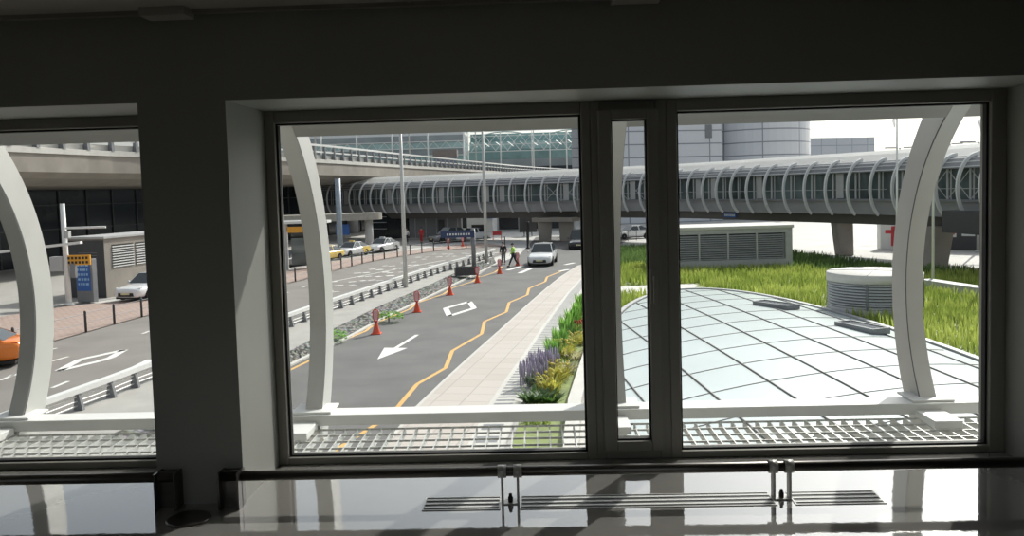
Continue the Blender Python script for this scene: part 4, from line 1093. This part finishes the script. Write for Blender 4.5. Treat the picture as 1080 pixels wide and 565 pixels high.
def car(name, label, loc, rz, body, L=4.7, W=1.84, H=1.46, suv=False, front=None, taxi=False, fender=None, cat='car', scale=1.):
    t = thing(name, label, cat, loc, rz); t.scale = (scale,)*3
    w = W/2; r = .33 if not suv else .36
    hb = .95 if suv else .92; hood = .88 if suv else .80
    st = [(L*.5, .32, .55, .60, .72), (L*.485, .22, .58, .70, .84), (L*.44, .19, .62, .76, .93), (L*.36, .18, .66, hood, .98), (L*.2, .18, .70, hood+.07, 1.), (L*.12, .18, .72, hb, 1.), (-.1*L, .18, .74, hb+.02, 1.), (-.3*L, .18, .75, hb+.03, 1.), (-.4*L, .2, .76, hb+.04, .97), (-L*.47, .26, .74, hb+.02, .92), (-L*.495, .34, .72, hb-.06, .82), (-L*.5, .45, .70, hb-.16, .74)]
    vs = []; fs = []
    for (x, zl, zm, zt, k) in st:
        ww = w*k
        half = [(0, zl), (ww*.8, zl), (ww*.96, zl+.1), (ww, zm-.08), (ww*.985, zm+.04), (ww*.9, zt-.035), (ww*.7, zt), (0, zt+.02)]
        ringp = half+[(-y, z) for (y, z) in reversed(half[1:-1])]
        for (y, z) in ringp: vs.append((x, y, z))
    n = len(ringp)
    for i in range(len(st)-1):
        for k in range(n): fs.append((i*n+k, i*n+(k+1) % n, (i+1)*n+(k+1) % n, (i+1)*n+k))
    fs += [tuple(range(n)), tuple((len(st)-1)*n+k for k in reversed(range(n)))]
    b = MB().add(vs, fs, True).build('body', body, t)
    s = b.modifiers.new('sub', 'SUBSURF'); s.levels = 1; s.render_levels = 1
    # cabin
    xa, xb, xc, xd = (L*.2, L*.03, -L*.3, -L*.46) if suv else (L*.19, L*.03, -L*.2, -L*.40)
    zb = hb-.04; wb, wr = w*.93, w*.70
    cab = [(xa, wb, zb), (xb, wr, H-.03), (xc, wr*.96, H-.05), (xd, wb*.92, zb+.04)]
    vs = []
    for (x, y, z) in cab: vs += [(x, -y, z), (x, y, z)]
    mid = [(xb, 0, H), (xc, 0, H-.01)]
    B = MB().add(vs+mid, [(0, 2, 3, 1), (2, 4, 9, 8), (8, 9, 5, 3), (4, 6, 7, 5), (0, 6, 4, 2), (1, 3, 5, 7), (0, 1, 7, 6), (2, 8, 3), (4, 5, 9)])
    c = B.build('cabin', body, t, bevel=.04)
    def pane(nm, q, m=.07, off=.012):
        q = [V(p) for p in q]; ctr = sum(q, V())/len(q); nrm = (q[1]-q[0]).cross(q[2]-q[0]).normalized()
        if nrm.dot(ctr-V((0, 0, .9))) < 0: nrm = -nrm
        q = [p.lerp(ctr, m)+nrm*off for p in q]
        MB().add(q, [tuple(range(len(q)))]).build(nm, M['car_glass'], t)
    P = [V(p) for p in vs]
    pane('windscreen', (P[0], P[1], P[3], P[2])); pane('rear_window', (P[4], P[5], P[7], P[6]), .1)
    for a in (0, 1):
        f0, f1, f2, f3 = P[0+a], P[2+a], P[4+a], P[6+a]
        m0 = f0.lerp(f3, .52); m1 = f1.lerp(f2, .58)
        pane('side_window', (f0.lerp(f3, .03)+V((0,0,.04)), f1.lerp(f2, .03), m1+V((.04,0,0)), m0+V((.04,0,.04))), .06)
        pane('side_window', (m0+V((-.04,0,.04)), m1-V((.04,0,0)), f2, f3+V((0,0,.04))), .08)
        sy = 1 if a else -1
        MB().lathe([(0, -.07), (.06, -.05), (.075, 0), (.06, .05), (0, .07)], 10, (xa-.32, sy*(w+.09), zb+.08), 'y').build('mirror', body, t)
        MB().bar((-L*.12, sy*(w+.0), .74), (-L*.12-.2, sy*(w+.0), .74), .03, .025).build('door_handle', M['rim'], t)
        wheel(t, L*.30, sy*(w-.1), r, sy); wheel(t, -L*.295, sy*(w-.1), r, sy)
        hx = L*.472
        MB().hexa([(hx-.1, sy*w*.5, .64), (hx+.035, sy*w*.52, .62), (hx-.09, sy*w*.86, .66), (hx-.25, sy*w*.88, .66), (hx-.12, sy*w*.5, .73), (hx-.0, sy*w*.52, .70), (hx-.12, sy*w*.86, .75), (hx-.28, sy*w*.87, .77)]).build('headlight', M['lamp'], t)
        rx = -L*.488
        MB().hexa([(rx+.15, sy*w*.45, .76), (rx-.02, sy*w*.45, .76), (rx+.03, sy*w*.8, .76), (rx+.2, sy*w*.88, .78), (rx+.15, sy*w*.45, .86), (rx+.0, sy*w*.45, .86), (rx+.05, sy*w*.8, .87), (rx+.2, sy*w*.86, .88)]).build('tail_light', M['redlens'], t)
    MB().hexa([(L*.44, -w*.6, .3), (L*.503, -w*.52, .3), (L*.503, w*.52, .3), (L*.44, w*.6, .3), (L*.44, -w*.62, .5), (L*.502, -w*.5, .5), (L*.502, w*.5, .5), (L*.44, w*.62, .5)]).build('grille', M['black'], t)
    MB().box(L*.503, L*.508, -.26, .26, .4, .51).build('number_plate', M['plate'], t)
    MB().box(-L*.504, -L*.5, -.26, .26, .56, .67).build('number_plate', M['plate'], t)
    MB().box(-L*.46, L*.45, -w*.85, w*.85, .13, .24).build('underbody', M['black'], t)
    if taxi:
        MB().box(-.1-.1, .12-.1, -.3, .3, H-.02, H+.13).build('roof_sign', taxi, t, bevel=.03)
    if fender:
        for sy in (-1, 1): MB().hexa([(-L*.2, sy*(w*.99), .3), (-L*.45, sy*w*.97, .35), (-L*.45, sy*(w*.97+.015), .35), (-L*.2, sy*(w+.012), .3), (-L*.14, sy*w*.985, .9), (-L*.45, sy*w*.9, .9), (-L*.45, sy*(w*.9+.03), .9), (-L*.14, sy*(w*.985+.015), .9)]).build('rear_panel', fender, t)
    return t
def heading(dx, dy): return math.atan2(dy, dx)
p = g(573, 281)
car('crossover', 'white crossover driving towards us beside the hi-vis worker', (p.x, p.y+2.2, 0), heading(-.12, -1), M['car_white'], 4.7, 1.88, 1.58, suv=True)
p = g(613, 263); car('dark_van', 'dark vehicle approaching behind the white crossover under the footbridge', (p.x, p.y+2, 0), heading(-.1, -1), M['car_black'], 4.9, 1.95, 1.75, suv=True)
p = g(136, 319); car('sedan', 'white sedan parked beside the kiosk at the left window', (p.x+.15, p.y+2.3, .03), heading(-.15, -1), M['car_white'], 4.6, 1.82, 1.45)
car('orange_taxi', 'orange taxi partly cut off by the left photo edge', (g(4, 389).x-2.12, g(4, 389).y+.35, 0), heading(-.96, -.28), M['car_orange'], 4.9, 1.85, 1.48)
p = g(361, 271.5); hd_ = heading(-.41, -.91); q = V((p.x+.5, p.y+1.6, .03))
car('taxi', 'white taxi with yellow rear panel parked just right of the left rib', q, hd_, M['car_white'], 4.6, 1.82, 1.45, taxi=M['car_yellow'], fender=M['car_yellow'], scale=.9)
car('taxi', 'yellow taxi mostly hidden behind the left curved rib', q-V((1.35, 4.7, 0)), hd_, M['car_yellow'], 4.6, 1.82, 1.45, taxi=M['white'], scale=.9)
car('sedan', 'dark car in the shade at the left of the taxi row', q-V((2.9, 9.4, 0)), hd_, M['car_grey'], 4.6, 1.82, 1.45, scale=.9)
p = g(394, 267); car('taxi', 'white taxi at the far end of the row near the tall lamp post', (p.x+.5, p.y+1.9, .03), hd_, M['car_white'], 4.6, 1.82, 1.45, taxi=M['lgrey'], fender=M['lgrey'], scale=.9)
p = g(471, 256); car('parked_suv', 'grey sport utility car parked under the footbridge', (p.x, p.y+1.5, 0), heading(-.75, -.66), M['car_grey'], 4.6, 1.86, 1.68, suv=True)
p = g(494, 254.5); car('sedan', 'white sedan parked right of the grey car in front of the booth', (p.x+.2, p.y+1.5, 0), heading(-.8, -.6), M['car_white'], 4.8, 1.84, 1.46)
p = g(667, 252); car('sedan', 'white car seen through the narrow casement beyond the grass', (p.x, p.y+1, 0), heading(-.9, -.4), M['car_white'], 4.6, 1.82, 1.45)
p = g(652, 251); car('sedan', 'dark car seen through the narrow casement left of the white car', (p.x-1.8, p.y+3, 0), heading(-.9, -.4), M['car_black'], 4.6, 1.82, 1.5)
# low fence beyond the lawn by the narrow casement
nf = thing('park_fence', 'thin dark fence beyond the grass seen through the narrow casement', 'fence')
Pn = [g(650, 256), g(664, 254), g(690, 252)]; Pn = catmull([(q.x, q.y) for q in Pn], 1.3)
for z in (.15, 1.05): MB().tube([(q.x, q.y, z) for q in Pn], .03, 5).build('rail', M['dgrey'], nf)
for q in Pn: MB().tube([(q.x, q.y, 0), (q.x, q.y, 1.1)], .03, 5).build('post', M['dgrey'], nf)
rs = MB(); rs.strip([V((4.4, 47, .03)), V((5.0, 58, .03)), V((7.5, 76, .03))], [V((5.4, 47, .03)), V((8.2, 60, .03)), V((12.5, 74, .03))]); rs.build('ramp', M['concrete'], kind='structure')

# ------------------------------------------------------------------ 9. people
dg_ = bpy.context.evaluated_depsgraph_get
def skin_mesh(name, chains, material, parent, sub=2):
    """chains: list of islands; island = (verts [(x,y,z,r)], edges, root index)"""
    vs = []; es = []; rs_ = []; roots = []
    for (v, e, r0) in chains:
        o = len(vs); vs += [q[:3] for q in v]; rs_ += [q[3] for q in v]; es += [(a+o, b+o) for a, b in e]; roots.append(o+r0)
    me = bpy.data.meshes.new(name); me.from_pydata(vs, es, [])
    o = bpy.data.objects.new(name, me); C.objects.link(o)
    sk = o.modifiers.new('skin', 'SKIN'); sk.use_smooth_shade = True
    if not me.skin_vertices: pass
    lay = me.skin_vertices[0].data
    for i, r in enumerate(rs_):
        rr = r if isinstance(r, tuple) else (r, r); lay[i].radius = rr; lay[i].use_root = i in roots
    sb = o.modifiers.new('sub', 'SUBSURF'); sb.levels = sub; sb.render_levels = sub
    me2 = bpy.data.meshes.new_from_object(o.evaluated_get(dg_()))
    o.modifiers.clear(); o.data = me2
    me2.materials.clear(); me2.materials.append(material)
    for pl in me2.polygons: pl.use_smooth = True
    o.parent = parent
    return o
def person(label, loc, rz, top, legs, J, hatm=None, vest=None, group=None, height=1.75):
    """facing +Y. J: joints kneeL footL kneeR footR elbowL wristL elbowR wristR lean"""
    t = thing('person', label, 'person', loc, rz, group); s = height/1.75; t.scale = (s, s, s)
    ln = J.get('lean', 0.); hip = V((0, 0, .92)); ch = V((0, ln*.5, 1.22)); sh_ = V((0, ln, 1.40)); nk = V((0, ln*1.1, 1.49)); hd = V((0, ln*1.2+.02, 1.63))
    SL, SR = sh_+V((-.18, 0, 0)), sh_+V((.18, 0, 0)); HL, HR = hip+V((-.095, 0, -.03)), hip+V((.095, 0, -.03))
    kL, fL, kR, fR, eL, wL, eR, wR = [V(J[k]) for k in ('kneeL', 'footL', 'kneeR', 'footR', 'elbowL', 'wristL', 'elbowR', 'wristR')]
    q = lambda p, r: (p.x, p.y, p.z, r)
    v = [q(hip, .12), q(ch, .125), q(sh_, .11), q(nk, .052), q(hd-V((0, -.01, .055)), .068), q(hd+V((0, 0, .01)), (.08, .092)), q(hd+V((0, -.01, .08)), .062),
         q(SL, .062), q(eL, .042), q(wL, .029), q(SR, .062), q(eR, .042), q(wR, .029), q(HL, .088), q(kL, .056), q(fL, .04), q(HR, .088), q(kR, .056), q(fR, .04),
         q(hd+V((0, .105, -.01)), .014)]
    e = [(0, 1), (1, 2), (2, 3), (3, 4), (4, 5), (5, 6), (2, 7), (7, 8), (8, 9), (2, 10), (10, 11), (11, 12), (0, 13), (13, 14), (14, 15), (0, 16), (16, 17), (17, 18), (5, 19)]
    isl = [(v, e, 0)]
    for (el_, w_) in ((eL, wL), (eR, wR)):
        d = (w_-el_).normalized(); sd = d.cross(V((0, 0, 1)));
        if sd.length < .2: sd = V((0, 1, 0))
        sd.normalize(); pn = d.cross(sd)
        isl.append(([q(w_-d*.02, .026), q(w_+d*.045, (.036, .02)), q(w_+d*.085, (.038, .016))], [(0, 1), (1, 2)], 0))
        for j, l in enumerate((.066, .076, .070, .055)):
            b = w_+d*.08+sd*(.028-.019*j); isl.append(([q(b, .009), q(b+d*l*.5+pn*.006, .0085), q(b+d*l+pn*.02, .007)], [(0, 1), (1, 2)], 0))
        b = w_+d*.03+sd*.028; isl.append(([q(b, .011), q(b+d*.03+sd*.025, .0095), q(b+d*.06+sd*.03+pn*.01, .008)], [(0, 1), (1, 2)], 0))
    skin_mesh('body', isl, M['skin'], t)
    tv = [q(hip-V((0, 0, .04)), .135), q(ch, .142), q(sh_-V((0, 0, .01)), .122), q(nk-V((0, 0, .035)), .066), q(SL, .078), q(eL, .058), q(wL-(wL-eL)*.1, .042), q(SR, .078), q(eR, .058), q(wR-(wR-eR)*.1, .042)]
    skin_mesh('jacket', [(tv, [(0, 1), (1, 2), (2, 3), (2, 4), (4, 5), (5, 6), (2, 7), (7, 8), (8, 9)], 0)], top, t)
    lv = [q(hip, .137), q(HL, .104), q(kL, .075), q(fL+V((0, 0, .03)), .062), q(HR, .104), q(kR, .075), q(fR+V((0, 0, .03)), .062)]
    skin_mesh('trousers', [(lv, [(0, 1), (1, 2), (2, 3), (0, 4), (4, 5), (5, 6)], 0)], legs, t)
    for f in (fL, fR):
        skin_mesh('shoe', [([(f.x, f.y-.05, .045, .045), (f.x, f.y+.06, .042, .045), (f.x, f.y+.17, .032, .034)], [(0, 1), (1, 2)], 0)], M['black'], t)
    hr = MB(); pr = [(.1, .0), (.105, .03), (.098, .07), (.07, .105), (.03, .12), (0, .123)]
    hr.lathe(pr, 18, (hd.x, hd.y-.012, hd.z+.01)); hr.build('cap' if hatm else 'hair', hatm or M['hair'], t)
    if hatm: MB().box(hd.x-.07, hd.x+.07, hd.y+.07, hd.y+.16, hd.z+.035, hd.z+.05).build('cap_peak', hatm, t, bevel=.005)
    for sx in (-1, 1):
        MB().lathe([(0, -.01), (.009, -.006), (.011, 0), (.009, .006), (0, .01)], 8, (hd.x+sx*.032, hd.y+.083, hd.z+.012)).build('eye', M['black'], t)
        MB().lathe([(0, -.03), (.012, -.015), (.014, .0), (.012, .02), (0, .03)], 8, (hd.x+sx*.088, hd.y, hd.z-.005)).build('ear', M['skin'], t)
    MB().box(hd.x-.022, hd.x+.022, hd.y+.078, hd.y+.088, hd.z-.058, hd.z-.05).build('mouth', M['redcloth'], t)
    if vest:
        vv = [q(hip+V((0, 0, .02)), .15), q(ch, .156), q(sh_-V((0, 0, .015)), .134), q(SL*.75+sh_*.25, .086), q(SR*.75+sh_*.25, .086)]
        skin_mesh('vest', [(vv, [(0, 1), (1, 2), (2, 3), (2, 4)], 0)], vest, t)
        MB().lathe([(.175, 0), (.178, .02), (.175, .045)], 20, (ch.x, ch.y, ch.z-.14)).build('reflective_band', M['white'], t)
    return t
walk = dict(kneeL=(-.13, .12, .5), footL=(-.2, .2, .09), kneeR=(.14, .0, .5), footR=(.22, -.15, .09), elbowL=(-.3, -.02, 1.15), wristL=(-.32, .14, .95), elbowR=(.28, .05, 1.14), wristR=(.24, .24, 1.02), lean=.05)
stand = dict(kneeL=(-.1, .03, .5), footL=(-.11, .0, .09), kneeR=(.1, .02, .5), footR=(.12, .02, .09), elbowL=(-.25, -.03, 1.14), wristL=(-.24, .1, .92), elbowR=(.25, -.03, 1.14), wristR=(.24, .1, .92), lean=.02)
p = g(542, 281); person('worker in a hi-vis green vest and dark trousers striding in the road with arms out', (p.x, p.y, 0), R_(70), M['hivis'], M['navy'], dict(walk, kneeL=(-.18, .14, .5), footL=(-.22, .3, .09), kneeR=(.18, -.05, .5), footR=(.24, -.3, .09)), M['navy'], M['hivis'])
p = g(531, 279.5); person('person in dark jacket and grey trousers at the end of the stone bank', (p.x, p.y+.4, 0), R_(160), M['navy'], M['greycloth'], stand)
p = g(429, 257); person('person in a white top standing right of the tall lamp post', (p.x, p.y, .03), R_(200), M['whitecloth'], M['navy'], stand)
p = g(445, 256); person('person in red clothes under the footbridge left of the grey car', (p.x, p.y, .03), R_(150), M['redcloth'], M['redcloth'], walk)
p = g(603, 250); person('person in black standing beside the dark vehicle under the footbridge', (p.x-.6, p.y+1, 0), R_(120), M['navy'], M['navy'], stand)

# ------------------------------------------------------------------ 10. light
wd = bpy.data.worlds.new('world'); bpy.context.scene.world = wd; wd.use_nodes = True
wt = wd.node_tree; bg = wt.nodes['Background']
sk = wt.nodes.new('ShaderNodeTexSky'); sk.sky_type = 'NISHITA'; sk.sun_disc = False
SEL, SAZ = R_(38), R_(33)
sk.sun_elevation = SEL; sk.sun_rotation = SAZ; sk.air_density = 1.2; sk.dust_density = 3.; sk.ozone_density = 1.
hs = wt.nodes.new('ShaderNodeHueSaturation'); hs.inputs['Saturation'].default_value = .3
wt.links.new(sk.outputs[0], hs.inputs['Color']); wt.links.new(hs.outputs[0], bg.inputs[0]); bg.inputs[1].default_value = .165
sun = bpy.data.lights.new('sun', 'SUN'); so = bpy.data.objects.new('sun', sun); C.objects.link(so)
sun.energy = 4.7; sun.angle = R_(.53); sun.color = (1, .95, .87)
dirv = V((math.sin(SAZ)*math.cos(SEL), math.cos(SAZ)*math.cos(SEL), math.sin(SEL)))
so.rotation_euler = dirv.to_track_quat('Z', 'Y').to_euler(); so.location = dirv*60
sc = bpy.context.scene
sc.view_settings.view_transform = 'Standard'; sc.view_settings.look = 'None'; sc.view_settings.exposure = 0.0
sc.cycles.max_bounces = 10; sc.cycles.transparent_max_bounces = 12; sc.cycles.sample_clamp_indirect = 6
sc.cycles.use_denoising = True
